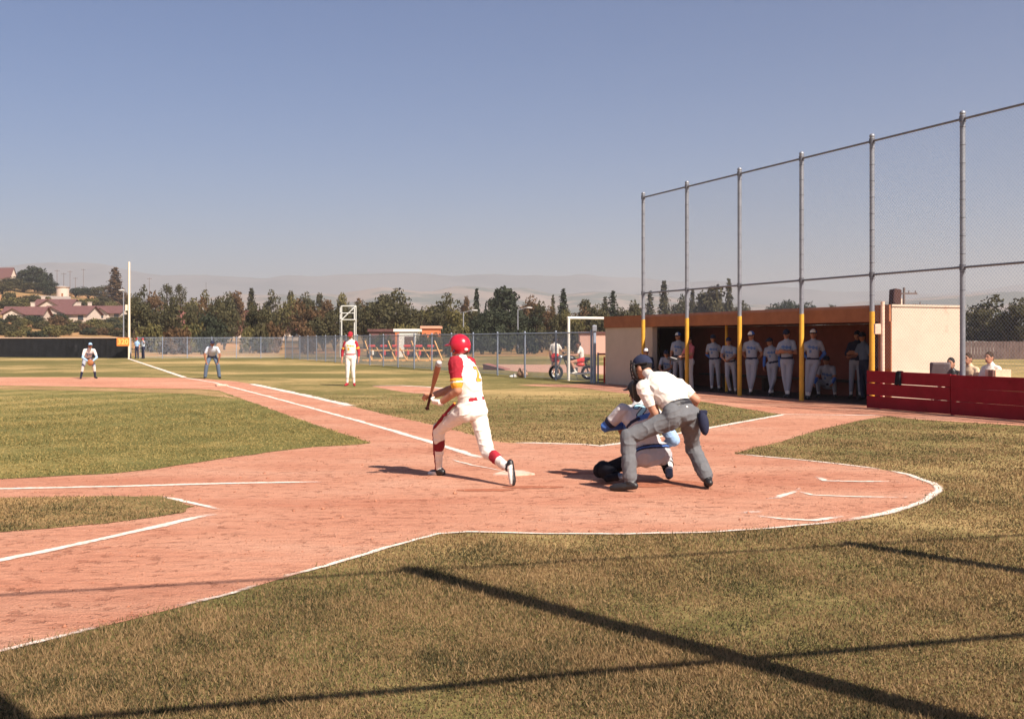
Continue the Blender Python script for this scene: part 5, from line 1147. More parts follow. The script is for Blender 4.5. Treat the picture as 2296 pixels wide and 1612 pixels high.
dug(1733, 889, 1.62, 'slim short player slouching with blue undersleeves', dict(pel=(.05, 0, .95), nk=(-.02, -.02, 1.50), hd=(-.04, .02, 1.65), **cross_legs(-.10)), visitor(foreL=[(0, .95, C_BLUE, .004)], foreR=[(0, .95, C_BLUE, .004)], armL=ARM_S(C_ROAD, C_BLUE), armR=ARM_S(C_ROAD, C_BLUE)), NC)
dug(1766, 893, 1.84, 'tall player standing with arms folded left of the fourth yellow post', dict(FOLD, **cross_legs(.02)), visitor(shirt=C_ROAD), NC)
dug(1820, 897, 1.84, 'tall player in pale fronted cap and blue sleeves right of the fourth yellow post', dict(BACKH, anL=(-.06, .1, .095), knL=(.02, .12, .51)), visitor(foreL=[(0, .95, C_BLUE, .004)], foreR=[(0, .95, C_BLUE, .004)], armL=ARM_S(C_ROAD, C_BLUE), armR=ARM_S(C_ROAD, C_BLUE)), WC)
CROUCH = dict(pel=(0, -.16, .34), nk=(0, .10, .84), hd=(0, .17, .99), shL=(.17, .09, .79), shR=(-.17, .09, .79), elL=(.22, .22, .52), elR=(-.24, .24, .52), wrL=(.20, .42, .40), wrR=(-.26, .44, .38), hpL=(.09, -.15, .33), hpR=(-.09, -.15, .33), knL=(.20, .24, .46), knR=(-.22, .24, .46), anL=(.20, .02, .095), anR=(-.22, .02, .095))
dug(1855, 893, 1.80, 'player crouching on the dugout floor with royal blue sleeves', None, visitor(foreL=[(0, .95, C_BLUE, .004)], foreR=[(0, .95, C_BLUE, .004)]), NC, tmpl=CROUCH)
dug(1918, 895, 1.80, 'player standing in deep shade with dark jacket near the dugout corner', dict(FOLD), visitor(shirt=C_NAVY, arm=[(0, 1, C_NAVY, .008)]), NC, letter=False)
dug(1942, 899, 1.76, 'person in slate blue shirt partly behind the corner post', dict(elR=(-.2, .12, 1.15), wrR=(-.15, .36, 1.12), hd_R=(0, 1, .1)), dict(shirt=C_SLATE, pants=C_NAVY, arm=ARM_S(C_SLATE, SKIN_D), leg=[(0, 1, C_NAVY, .012)], ankle=.052, belt=C_NAVY, skin=SKIN_D, hair=H_BLK), NC, (-.9, -.4), letter=False)
# three scorers behind the plank wall
for x, y0, Y, label, o, fc in ((2137, 803, 23.4, 'dark haired person in black shirt behind the red wall', dict(shirt=C_BLACK, arm=ARM_S(C_BLACK, SKIN)), (-.7, -.7)), (2178, 793, 22.9, 'man in tan open collar shirt leaning right of the big grey post', dict(shirt=mat('cloth_tan', (.62, .45, .30), .9, .06, 20, .1), arm=ARM_S(mat('cloth_tan', (.62, .45, .3)), SKIN)), (-.85, -.5)),
                               (2226, 790, 22.4, 'man in white shirt seated at the scorers table', dict(shirt=C_WHITE, arm=ARM_S(C_WHITE, SKIN)), (-.85, -.5))):
    o.update(pants=C_SLACK, leg=[(0, 1, C_SLACK, .012)], ankle=.05, belt=C_SLACK, skin=SKIN, hair=H_BRN if Y < 23 else H_BLK, bulk=1.05); top = P(x, y0, Y).z
    J, s = posed(SIT, ((x-CX)*Y/F, Y, top-1.30), fc, 1.8, dict(anL=(.17, .40, .095-(top-1.30)), anR=(-.17, .40, .095-(top-1.30))))
    person(label, J, o, s, .014, None, 'people watching behind the red wall')
# motorcycle rider and friend
o = dict(shirt=C_WHITE, pants=mat('cloth_red_shorts', (.60, .035, .03), .85), arm=ARM_S(C_WHITE, SKIN), leg=[(0, .7, SKIN), (.7, 1, C_WHITE)], belt=mat('cloth_red_shorts', (.6, .035, .03)), shoe=C_WHITE, skin=SKIN, hair=H_BRN)
def bare_thigh(f, J, s, fr):
    for S in 'LR':
        h, k_ = np.array(J['hp'+S]), np.array(J['kn'+S]); ab = k_-h
        f.paint.append((lambda C, h=h, ab=ab: ((C-h) @ ab/(ab @ ab) > .45) & (np.linalg.norm(C-h-np.outer(np.clip((C-h) @ ab/(ab @ ab), 0, 1), ab), axis=1) < .12), SKIN, ('thigh', 'shin')))
mp = lambda x, y, dy=0: P(x, y, Ym+dy)
J = dict(pel=mp(1305, 807), nk=mp(1301, 779), hd=mp(1296.5, 773), shL=mp(1300.5, 782.5, -.17), shR=mp(1300.5, 782.5, .17), elL=mp(1294, 797, -.24), elR=mp(1294, 797, .24), wrL=mp(1280, 796, -.30), wrR=mp(1280, 796, .30),
         hpL=mp(1303.5, 808, -.09), hpR=mp(1303.5, 808, .09), knL=mp(1280.5, 812, -.19), knR=mp(1280.5, 812, .19), anL=mp(1290, 833.5, -.20), anR=mp(1290, 833.5, .20), toL=mp(1281, 837, -.21), toR=mp(1281, 837, .21), face=Vector((-1, 0, -.05)))
J['nk'] = mp(1301.5, 780); J['hd'] = mp(1297, 772.5)
person('rider in white tee shirt and red shorts sitting on the motorcycle', J, o, .97, .018, None, None, extra=bare_thigh)
J, s = posed(STAND, Vector(((1245-CX)*43.4/F, 43.4, 0)), (.35, .94), 1.70, dict(elR=(-.25, .1, 1.2), wrR=(-.3, .34, 1.12)))
person('standing person in white tee shirt and red shorts beyond the motorcycle', J, dict(o, hair=H_BLK), s, .018, None, None, extra=bare_thigh)
# field: third baseman, base umpire, coach, two people by the foul pole
J, s = posed(KNEES, G(198, 849.5), (.55, -.83), 1.80, dict(wrL=(.08, .40, .72), wrR=(-.08, .40, .70), elL=(.27, .26, .86), elR=(-.27, .26, .86)), (.5, -.85, .05))
o = visitor(foreL=[(0, .9, C_LBLUE, .004)], foreR=[(0, .9, C_LBLUE, .004)], armL=ARM_S(C_OFF, C_LBLUE), armR=ARM_S(C_OFF, C_LBLUE), shirt=C_OFF, leg=[(0, .45, C_OFF, .004), (.45, .95, C_NAVY)])
t = person('third baseman crouching ready with glove at the infield edge', J, o, s, .018, (C_NAVY, C_NAVY, C_LBLUE), None, extra=chest_letter)
gl = (J['wrL']+J['wrR'])/2+Vector((.03, -.09, -.05)); mb = MB(); mb.ell(gl, (.13, .07, .12), 12, 8)
for i in range(4): mb.ell(gl+Vector((-.08+i*.05, -.02, .08-abs(i-1.5)*.02)), (.03, .035, .075), 8, 6)
mb.build('baseball_glove', C_BROWNL, t)
J, s = posed(KNEES, G(476, 849), (.28, -.96), 1.82, dict(pel=(0, -.16, .92), hpL=(.09, -.15, .90), hpR=(-.09, -.15, .90), nk=(0, .24, 1.27), hd=(0, .34, 1.40), shL=(.18, .20, 1.22), shR=(-.18, .20, 1.22), elL=(.30, .16, .95), elR=(-.30, .16, .95), wrL=(.24, .10, .70), wrR=(-.24, .10, .70), knL=(.22, .02, .52), knR=(-.22, .02, .52)), (.3, -.95, -.1))
person('base umpire bent over with hands on knees behind third base', J, dict(shirt=mat('cloth_pale_blue', (.52, .58, .66), .9, .05, 20, .1), pants=C_SLATE, arm=ARM_S(mat('cloth_pale_blue', (.52, .58, .66)), SKIN_D), leg=[(0, 1, C_SLATE, .014)], ankle=.056, belt=C_NAVY, skin=SKIN_D, hair=H_BLK, legw=1.08), s, .018, (C_NAVY, C_NAVY, None))
J, s = posed(STAND, G(786, 865.5), (-.05, -1), 1.86, dict(elL=(.27, -.03, 1.14), wrL=(.27, .02, .87), elR=(-.27, -.03, 1.14), wrR=(-.28, .02, .86), knL=(.09, .03, .51), knR=(-.09, .02, .51)), (-.1, -1, -.25))
def coach_x(f, J, s, fr):
    chest_letter(f, J, s, fr, C_YEL, .03)
    f.paint.append((lambda C: (np.abs(((C-np.array(J['shL'])) @ np.array(J['elL']-J['shL']))/(J['elL']-J['shL']).length**2-.62) < .10) | (np.abs(((C-np.array(J['shR'])) @ np.array(J['elR']-J['shR']))/(J['elR']-J['shR']).length**2-.62) < .10), C_YEL, ('uarm',)))
person('third base coach in white uniform with red cap and sleeves', J, dict(shirt=C_WHITE, pants=C_WHITE, arm=[(0, 1, C_RED, .010)], fore=[(0, .55, C_RED, .006), (.55, 1, SKIN)], leg=[(0, .55, C_WHITE, .004), (.55, .62, C_RED), (.62, .92, C_WHITE)], belt=C_RED, shoe=C_RED, skin=SKIN, hair=H_BRN, bulk=1.08), s, .016, (C_RED, C_RED, None), None, extra=coach_x)
for x, fc, lb in ((307, (-.2, -1), 'person in blue shirt standing against the foul pole fence'), (321, (-.6, -.8), 'person in pale blue shirt with raised arms near the foul pole')):
    J, s = posed(STAND, Vector(((x-CX)*90.5/F, 90.5, 0)), fc, 1.76, dict(elL=(.3, .1, 1.38), wrL=(.16, .12, 1.56), elR=(-.3, .1, 1.38), wrR=(-.16, .12, 1.56)) if x > 310 else None)
    person(lb, J, dict(shirt=C_LBLUE if x < 310 else mat('cloth_pale_blue', (.52, .58, .66)), pants=C_NAVY, arm=ARM_S(C_LBLUE, SKIN), leg=[(0, 1, C_NAVY, .012)], ankle=.05, belt=C_NAVY, skin=SKIN, hair=H_BRN), s, .022, (C_RED, C_RED, None), 'people by the foul pole')

# ------------------------------------------------------------------ batter
c6 = lambda x, y, Y: P(899.3+.2425*x, 735.1+.2425*y, Y)
hdg = Vector((-.6, .8, 0))
J = dict(pel=c6(645, 748, 11.95), nk=c6(563, 300, 12.0), sp=c6(628, 520, 11.92), hd=c6(538, 188, 12.03), shL=c6(505, 330, 11.84), shR=c6(620, 335, 12.16), elL=c6(520, 575, 11.80), elR=c6(490, 560, 12.12), wrL=c6(372, 688, 11.93), wrR=c6(285, 628, 12.04),
         hpL=c6(580, 775, 11.90), hpR=c6(705, 792, 12.0), knL=c6(350, 935, 12.17), knR=c6(800, 1150, 11.84), anL=c6(347, 1305, 12.36), anR=c6(995, 1295, 11.50), toL=c6(347, 1305, 12.36)+hdg*.17+Vector((-.03, 0, -.055)), toR=c6(1030, 1466, 11.42), face=Vector((-.86, .45, -.08)),
         hd_L=Vector((-1, .1, .05)), pn_L=Vector((-.1, .6, .75)), hd_R=Vector((-.8, -.4, .1)), pn_R=Vector((.2, -.6, -.6)), curl_L=1.05, curl_R=1.1)
ASL = [(0, .60, C_RED, .016), (.60, .645, C_YEL, .017), (.645, .70, C_WHITE, .017), (.70, .76, C_YEL, .017), (.76, 1, SKIN)]
oB = dict(shirt=C_WHITE, pants=C_WHITE, arm=ASL, fore=[(0, 1, SKIN)], handL=C_WHITE, handR=SKIN, legL=[(0, .27, C_WHITE, .006), (.27, .50, C_MAROON), (.50, 1, C_WHITE)], legR=[(0, .20, C_WHITE, .006), (.20, .52, C_RED), (.52, 1, C_WHITE)], leg=None, belt=C_WHITE, belt_t=.14, shoe=C_BLACK, skin=SKIN, hair=H_BRN, bulk=1.04, legw=1.13, armw=1.16)
def batter_x(f, J, s, fr):
    f0, l0, u0 = fr; l0 = Vector(l0); 
    # gold edged stripe down the outer trouser seam and stirrup, red panel at the jersey shoulder
    for off, m, r_ in ((0, C_MAROON, .016),):
        a = Vector(J['hpL'])+l0*.104+u0*.10; b = Vector(J['knL'])+l0*.062+f0*.02; c = Vector(J['anL'])+l0*.036
        mid_ = (a+b)/2+l0*.026
        f.cap(a, mid_, r_, r_, m, 'stripe'); f.cap(mid_, b, r_, r_, m, 'stripe'); f.cap(b, (b+c)/2+l0*.012, r_*.9, r_*.8, m, 'stripe'); f.cap((b+c)/2+l0*.012, c, r_*.8, r_*.7, m, 'stripe')
        g = -f0*.014+u0*.012; f.cap(a+g, mid_+g, .010, .010, C_YEL, 'stripe'); f.cap(mid_+g, b+g, .010, .009, C_YEL, 'stripe')
    a = Vector(J['knR']).lerp(Vector(J['anR']), .25); b = Vector(J['anR']); dn = Vector((-.45, -.25, -.85)); f.cap(a+dn*.046, b+dn*.036, .014, .012, C_MAROON, 'stripe')
    f.paint.append((lambda C: (C[:, 0] < np.array(J['shL'])[0]+.055-(np.array(J['shL'])[2]-C[:, 2])*.15) & (C[:, 2] > np.array(J['shL'])[2]-.14), C_RED, ('shoulder',)))
    pel, nk = np.array(J['pel']), np.array(J['nk']); F0, L0, U0 = np.array(f0), np.array(l0), np.array(u0)
    def belt(lo, hi):
        def fn(C):
            q = C-(pel+(nk-pel)*.165); return (np.abs(q @ U0) < .019) & (q @ L0 > lo) & (q @ L0 < hi) & (q @ F0 < .05)
        return fn
    f.paint += [(belt(-.005, .10), C_RED, ('torso', 'seat')), (belt(-.13, -.085), C_RED, ('torso', 'seat'))]
    # number on the back: gold strokes edged in red
    segs = [((.0, .07), (.05, .07)), ((.05, .07), (.05, .0)), ((.05, .0), (.0, -.07)), ((.0, -.07), (.055, -.07))]
    def dist(C):
        q = C-(pel+(nk-pel)*.66); a = -(q @ L0)-.035; b = q @ U0; d = np.full(len(C), 9.)
        for (x0, y0), (x1, y1) in segs:
            vx, vy = x1-x0, y1-y0; t_ = np.clip(((a-x0)*vx+(b-y0)*vy)/(vx*vx+vy*vy), 0, 1); d = np.minimum(d, np.hypot(a-x0-t_*vx, b-y0-t_*vy))
        return np.where(q @ F0 < -.03, d, 9.)
    f.paint += [(lambda C: dist(C) < .021, C_RED, ('torso',)), (lambda C: dist(C) < .012, C_YEL, ('torso',))]
    # white soled shoe detail
    for S in 'LR':
        an, to = Vector(J['an'+S]), Vector(J['to'+S]); f.paint.append((lambda C, an=np.array(an), to=np.array(to), S=S: (((C-an) @ (to-an)/((to-an) @ (to-an)) > (.15 if S == 'L' else -.05)) & (C[:, 1] < (an[1]-.030 if S == 'R' else 99)) & (np.abs(C[:, 0]-an[0]-(.012 if S == 'R' else 0)) < (.026 if S == 'R' else 9)) & (C[:, 2] < (.045 if S == 'L' else 9))), C_WHITE, ('shoe',)))
tB = person('batter in white and red uniform striding with bat in hand', J, oB, 1.0, .0068, None, None, .0075, 8, batter_x)
def helmet(parent, hd, face, m, flaps=(1,)):
    fw = nv(face); u = (Vector((0, 0, 1))-fw*fw.z).normalized(); l = u.cross(fw); mb = MB(); n, k = 32, 16; V = []; q = lambda a, b, c: hd+l*a+fw*b+u*c
    for j in range(k+1):
        for i in range(n):
            tt = 6.28319*i/n; side = abs(math.cos(tt)); frt = math.sin(tt)
            low = -.030-.068*max(0, side-.25)/.75*(1 if frt < .55 else max(0, 1-(frt-.55)*4))-(.045 if frt < -.3 else 0)*min(1, (-frt-.3)*3) if True else 0
            if frt > .55: low = .030-(1-frt)*.02
            a = math.asin(max(-.95, min(.95, low/.13))); a = a+(math.pi/2-a)*j/k
            V.append(q(.113*math.cos(a)*math.cos(tt), -.006+.130*math.cos(a)*math.sin(tt), .018+.128*math.sin(a)))
    mb.add(V, [(j*n+i, j*n+(i+1) % n, (j+1)*n+(i+1) % n, (j+1)*n+i) for j in range(k) for i in range(n)], 0, True)
    o = mb.build('helmet', m, parent); sd = o.modifiers.new('solid', 'SOLIDIFY'); sd.thickness = .008; sd.offset = -1
    mb = MB(); V = []
    for z in (0, -.008):
        for i in range(11):
            a = R(-58+116*i/10)
            for j in range(3): e = j/2*.062*math.cos(a); V.append(q((.110+e*.2)*math.sin(a), -.006+.126*math.cos(a)+e, .052+z-.022*math.sin(a)**2-e*.25))
    Fs = []
    for i in range(10):
        for j in range(2): f_ = (i*3+j, (i+1)*3+j, (i+1)*3+j+1, i*3+j+1); Fs += [f_, tuple(33+x for x in f_[::-1])]
        Fs.append((i*3+2, (i+1)*3+2, 33+(i+1)*3+2, 33+i*3+2))
    mb.add(V, Fs, 0, True); mb.build('visor', m, o)
    return o, q
M_HELM = mat('helmet_red_gloss', (.50, .015, .035), .28, .04, 6, 0, spec=.5)
hm, q = helmet(tB, Vector(J['hd'])+Vector((0, 0, .012)), J['face'], M_HELM)
mb = MB(); mb.ell(q(.108, .01, -.045), (.008, .016, .016), 10, 6); mb.build('ear_hole', C_NAVY, hm); mb = MB(); mb.ell(q(.055, -.118, -.035), (.022, .008, .016), 10, 6); mb.build('sticker', C_WHITE, hm)
mb = MB(); mb.tube(Vector(J['wrL'])+Vector((.02, 0, 0)), Vector(J['wrL'])+Vector((-.03, .004, -.004)), .037, .038, 14); mb.build('glove_cuff', C_WHITE, tB)
# bat
k0, k1 = c6(243, 740, 12.10), c6(352, 318, 11.62); dB = (k1-k0).normalized(); L = (k1-k0).length; print('bat', L)
t = thing('baseball_bat', 'wooden bat with grey end held upright by the batter', 'bat', k0); mb = MB()
prof = [(0, .013), (.04, .0125), (.35, .014), (.52, .021), (.68, .030), (.82, .0335), (.95, .033)]
for (a, ra), (b, rb) in zip(prof[:-1], prof[1:]): mb.tube(k0+dB*(L*a), k0+dB*(L*b), ra, rb, 16, 0, False)
mb.build('barrel', mat('bat_wood', (.33, .13, .065), .45, .15, 12, .05, spec=.4), t)
mb = MB(); mb.tube(k0-dB*.0, k0+dB*(L*.33), .0155, .0160, 14); mb.build('grip', mat('grip_tape', (.06, .018, .016), .8), t); mb = MB(); mb.ell(k0-dB*.008, (.024, .024, .014), 14, 8, dB.to_track_quat('Z', 'Y').to_matrix()); mb.build('knob', mat('grip_tape', (.06, .018, .016)), t)
mb = MB(); mb.tube(k0+dB*(L*.945), k0+dB*L, .0345, .031, 18); mb.ell(k0+dB*L, (.031, .031, .010), 18, 6, dB.to_track_quat('Z', 'Y').to_matrix()); mb.build('end_cap', mat('cap_grey', (.40, .38, .38), .4), t)

# ------------------------------------------------------------------ home umpire
c7 = lambda x, y, Y: P(1290.4+.21342*x, 782.1+.21342*y, Y)
J = dict(pel=c7(1105, 705, 11.25), nk=c7(800, 312, 11.52), sp=c7(985, 465, 11.36), hd=c7(702, 196, 11.66), shL=c7(715, 405, 11.38), shR=c7(1070, 385, 11.56), elL=c7(842, 680, 11.30), elR=c7(1268, 535, 11.48), wrL=c7(720, 840, 11.42), wrR=c7(1190, 690, 11.62),
         hpL=c7(1000, 745, 11.17), hpR=c7(1205, 760, 11.32), knL=c7(548, 925, 11.16), knR=c7(1228, 1030, 11.52), anL=c7(570, 1395, 11.03), anR=c7(1388, 1392, 11.24), toL=c7(350, 1462, 11.10), toR=c7(1372, 1440, 11.40), face=Vector((-.80, .58, -.12)), hup=Vector((-.25, .2, 1)))
for S, Y in (('L', 11.03), ('R', 11.24)): J['an'+S].z = .10
J['toL'].z = .045; J['toR'].z = .045
oU = dict(shirt=C_WHITE, pants=C_SLACK, arm=[(0, .56, C_WHITE, .022), (.56, 1, SKIN, .004)], fore=[(0, 1, SKIN)], leg=[(0, .5, C_SLACK, .012), (.5, .88, C_SLACK, .022), (.88, 1, C_BLACK)], ankle=.050, legw=1.14, belt=C_BLACK, belt_t=.17, shoe=C_BLACK, skin=SKIN, hair=H_BLK, bulk=1.12)
def ump_x(f, J, s, fr):
    pel = np.array(J['pel']); f0, l0, u0 = (np.array(q) for q in fr); bb = pel-f0*.10-u0*.05
    f.paint.append((lambda C: np.linalg.norm(C-(pel-f0*.155+u0*-.0+l0*.02), axis=1) < .012, C_WHITE, ('torso', 'seat')))
    f.cap(c7(640, 380, 11.72), c7(650, 520, 11.74), .05, .045, C_MASK, 'protector')
    f.paint.append((lambda C: (((C-np.array(J['pel'])) @ np.array((Vector(J['sp'])-Vector(J['pel'])).normalized())) > .062) & (((C-np.array(J['pel'])) @ np.array((Vector(J['sp'])-Vector(J['pel'])).normalized())) < .098), C_BLACK, ('torso',)))
tU = person('home plate umpire in white shirt and charcoal slacks bending over the catcher', J, oU, 1.02, .0068, None, None, .0085, 8, ump_x)
cap_mesh(tU, Vector(J['hd']), J['face'], J['hup'], 1.05, C_NAVY, C_NAVY, None, False)
fw = nv(J['face']); u = (Vector(J['hup'])-fw*Vector(J['hup']).dot(fw)).normalized(); l = u.cross(fw); q = lambda a, b, c: Vector(J['hd'])+l*a+fw*b+u*c
mb = MB()
for z in (-.11, -.07, -.03, .012, .055): 
    w = .085-abs(z+.03)*.2; mb.path([q(-w, .03, z), q(-w*.8, .11, z), q(0, .145, z), q(w*.8, .11, z), q(w, .03, z)], .006, 6)
for x in (-.05, 0, .05): mb.path([q(x, .115-.02*abs(x)/.05+.01, .09), q(x, .15-.03*abs(x)/.05, .0), q(x, .14-.03*abs(x)/.05, -.09), q(x*.8, .08, -.15)], .006, 6)
msk = mb.build('face_mask', C_MASK, tU); mb = MB(); mb.torus(q(0, .055, -.02), fw, .095, .020, 22, 8); mb.path([q(.09, .05, .03), q(.088, -.03, .04), q(.06, -.10, .04)], .010, 6); mb.build('mask_padding', C_MASK, msk)
bg_ = c7(1352, 690, 11.16); mb = MB(); mb.ell(bg_+Vector((.0, .03, -.09)), (.055, .05, .13), 14, 10, Euler((0, R(-8), 0)).to_matrix()); mb.box(bg_+Vector((-.005, .03, .02)), (.08, .05, .05)); mb.build('ball_bag', C_NAVY, tU, .01)

# ------------------------------------------------------------------ catcher
J = dict(pel=c7(795, 1120, 11.76), nk=c7(655, 605, 11.98), sp=c7(715, 850, 11.80), hd=c7(655, 462, 12.08), shL=c7(500, 655, 11.88), shR=c7(835, 690, 12.02), elL=c7(315, 820, 11.98), elR=c7(1040, 960, 11.92), wrL=c7(520, 800, 12.14), wrR=c7(960, 990, 12.10),
         hpL=c7(700, 1135, 11.70), hpR=c7(885, 1120, 11.82), knL=c7(310, 1275, 11.92), knR=c7(950, 1110, 12.12), anL=c7(440, 1345, 11.58), anR=c7(985, 1352, 11.78), toL=c7(300, 1380, 11.62), toR=c7(975, 1390, 11.98), face=Vector((-.75, .65, -.1)))
J['knL'].z = .12; J['anL'].z = .10; J['toL'].z = .06; J['anR'].z = .12; J['toR'].z = .05
C_ROADL = mat('cloth_sunlit_grey', (.50, .475, .475), .9, .06, 20, .12); oC = dict(shirt=C_ROADL, pants=C_GREY, arm=[(0, .60, C_ROADL, .016), (.60, .68, C_NAVY, .016), (.68, 1, C_BLUE, .006)], fore=[(0, 1, C_BLUE, .006)], armR=[(0, .5, C_ROADL, .014), (.5, 1, C_LBLUE, .012)], foreR=[(0, 1, C_LBLUE, .012)], leg=[(0, .4, C_GREY, .004), (.4, 1, C_OFF)], belt=C_GREY, belt_t=.08, shoe=C_SLATE, skin=SKIN, hair=H_BLK, bulk=1.08, legw=1.06, armw=1.15)  # lighter copy of the road grey, sunlight put into the colour
def catch_x(f, J, s, fr):
    f0, l0, u0 = fr; pel, nk = np.array(J['pel']), np.array(J['nk']); sl = nv(Vector(J['shL'])-Vector(J['shR'])); l1, f1, u1 = frame(sl, Vector(J['nk'])-Vector(J['sp'])); L1, F1, U1 = np.array(l1), np.array(f1), np.array(u1)
    cen = np.array(c7(634, 728, 11.9))
    def glyph(segs, ox):
        def dist(C):
            q = C-cen; a = -(q @ L1)-ox; b = q @ U1; d = np.full(len(C), 9.)
            for (x0, y0), (x1, y1) in zip(segs[:-1], segs[1:]):
                vx, vy = x1-x0, y1-y0; t_ = np.clip(((a-x0)*vx+(b-y0)*vy)/(vx*vx+vy*vy+1e-9), 0, 1); d = np.minimum(d, np.hypot(a-x0-t_*vx, b-y0-t_*vy))
            return np.where(q @ F1 < .03, d, 9.)
        return dist
    two = [(-.045, .045), (-.03, .072), (.0, .082), (.032, .070), (.042, .045), (.028, .015), (-.01, -.025), (-.045, -.065), (-.045, -.075), (.05, -.075)]
    d2 = glyph(two, -.005); d3 = glyph([(-.04, .07), (0, .082), (.04, .06), (.03, .02), (0, .005), (.035, -.01), (.045, -.05), (.0, -.08), (-.04, -.065)], .125)
    f.paint += [(lambda C: (d2(C) < .030) | (d3(C) < .030), C_NAVY, ('torso', 'shoulder')), (lambda C: (d2(C) < .020) | (d3(C) < .020), mat('cloth_number_blue', (.33, .58, .66), .85), ('torso', 'shoulder'))]
    def strap(x0, y0, x1, y1, w):
        def fn(C):
            q = C-cen; a = -(q @ L1); b = q @ U1; vx, vy = x1-x0, y1-y0; t_ = np.clip(((a-x0)*vx+(b-y0)*vy)/(vx*vx+vy*vy), 0, 1); return (np.hypot(a-x0-t_*vx, b-y0-t_*vy) < w) & (q @ F1 < .03)
        return fn
    f.paint += [(strap(-.06, -.105, .12, -.045, .030), C_BLUE, ('torso', 'shoulder')), (strap(.12, -.045, .17, .12, .016), C_BLUE, ('torso', 'shoulder')), (strap(-.16, -.135, -.06, -.105, .018), C_NAVY, ('torso',))]
    bc = pel+(nk-pel)*.10; h, kk = np.array(J['hpL']), np.array(J['knL'])
    f.paint.append((lambda C: (((C-h) @ (kk-h)/((kk-h) @ (kk-h))) > .42) & (C[:, 0] < h[0]-.12) & (C[:, 2] < .5), M_GUARD, ('thigh', 'shin', 'shoe')))
    f.paint.append((lambda C: (np.abs((C-bc) @ np.array(u0)) < .026), C_NAVY, ('torso', 'seat')))
    f.paint.append((lambda C: (np.abs((C-bc) @ np.array(u0)) < .007), C_BLUE, ('torso', 'seat')))
M_GUARD = mat('shin_guard_black', (.010, .010, .014), .8, .2, 10, .1, spec=.12)
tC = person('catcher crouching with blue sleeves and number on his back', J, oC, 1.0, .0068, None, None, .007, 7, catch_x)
hm, q = helmet(tC, Vector(J['hd'])+Vector((0, 0, .012)), J['face'], C_MASK)
M_GUARD = mat('shin_guard_black', (.010, .010, .014), .8, .2, 10, .1, spec=.12)
for S in 'LR':
    kn, an = Vector(J['kn'+S]), Vector(J['an'+S]); d = (an-kn).normalized(); fr_ = nv(Vector((-.6, .8, 0))); fr_ = (fr_-d*fr_.dot(d)); fr_ = Vector((0, 0, -1)) if fr_.length < .1 else fr_.normalized(); sd = d.cross(fr_); mb = MB(); V = []; n = 11; k = 9
    for j in range(k):
        t_ = j/(k-1); c = kn+(an-kn)*(t_*.95)-d*.06*(1-t_); r_ = .098-.034*t_+(.012 if j in (2, 4) else 0)
        for i in range(n): a = R(-105+210*i/(n-1)); V.append(c+fr_*(r_*math.cos(a))+sd*(r_*math.sin(a)))
    mb.add(V, [(j*n+i, j*n+i+1, (j+1)*n+i+1, (j+1)*n+i) for j in range(k-1) for i in range(n-1)], 0, True); o = mb.build('shin_guard', M_GUARD, tC); md = o.modifiers.new('solid', 'SOLIDIFY'); md.thickness = .014
    mb = MB(); mb.ell(kn+fr_*.055-d*.02, (.075, .075, .085), 12, 8); mb.build('knee_cup', M_GUARD, o)
    for t_ in (.35, .6): mb = MB(); c = kn+(an-kn)*t_; mb.torus(c, d, .062-.012*t_, .009, 18, 6); mb.build('strap', M_GUARD, o)
mt = Vector(J['wrL'])+Vector((.08, .16, -.04)); mb = MB(); mb.ell(mt, (.13, .09, .14), 14, 10); mb.torus(mt+Vector((-.03, .04, 0)), Vector((-.5, .8, 0)), .10, .035, 18, 8); mb.build('catchers_mitt', C_BROWNL, tC)
mb = MB(); nk = Vector(J['nk']); sp = Vector(J['sp']); mb.ell((nk+sp)/2+Vector((-.07, .13, -.08)), (.15, .05, .20), 14, 10, Euler((R(-10), 0, R(40))).to_matrix()); mb.build('chest_protector', C_BLUE, tC)
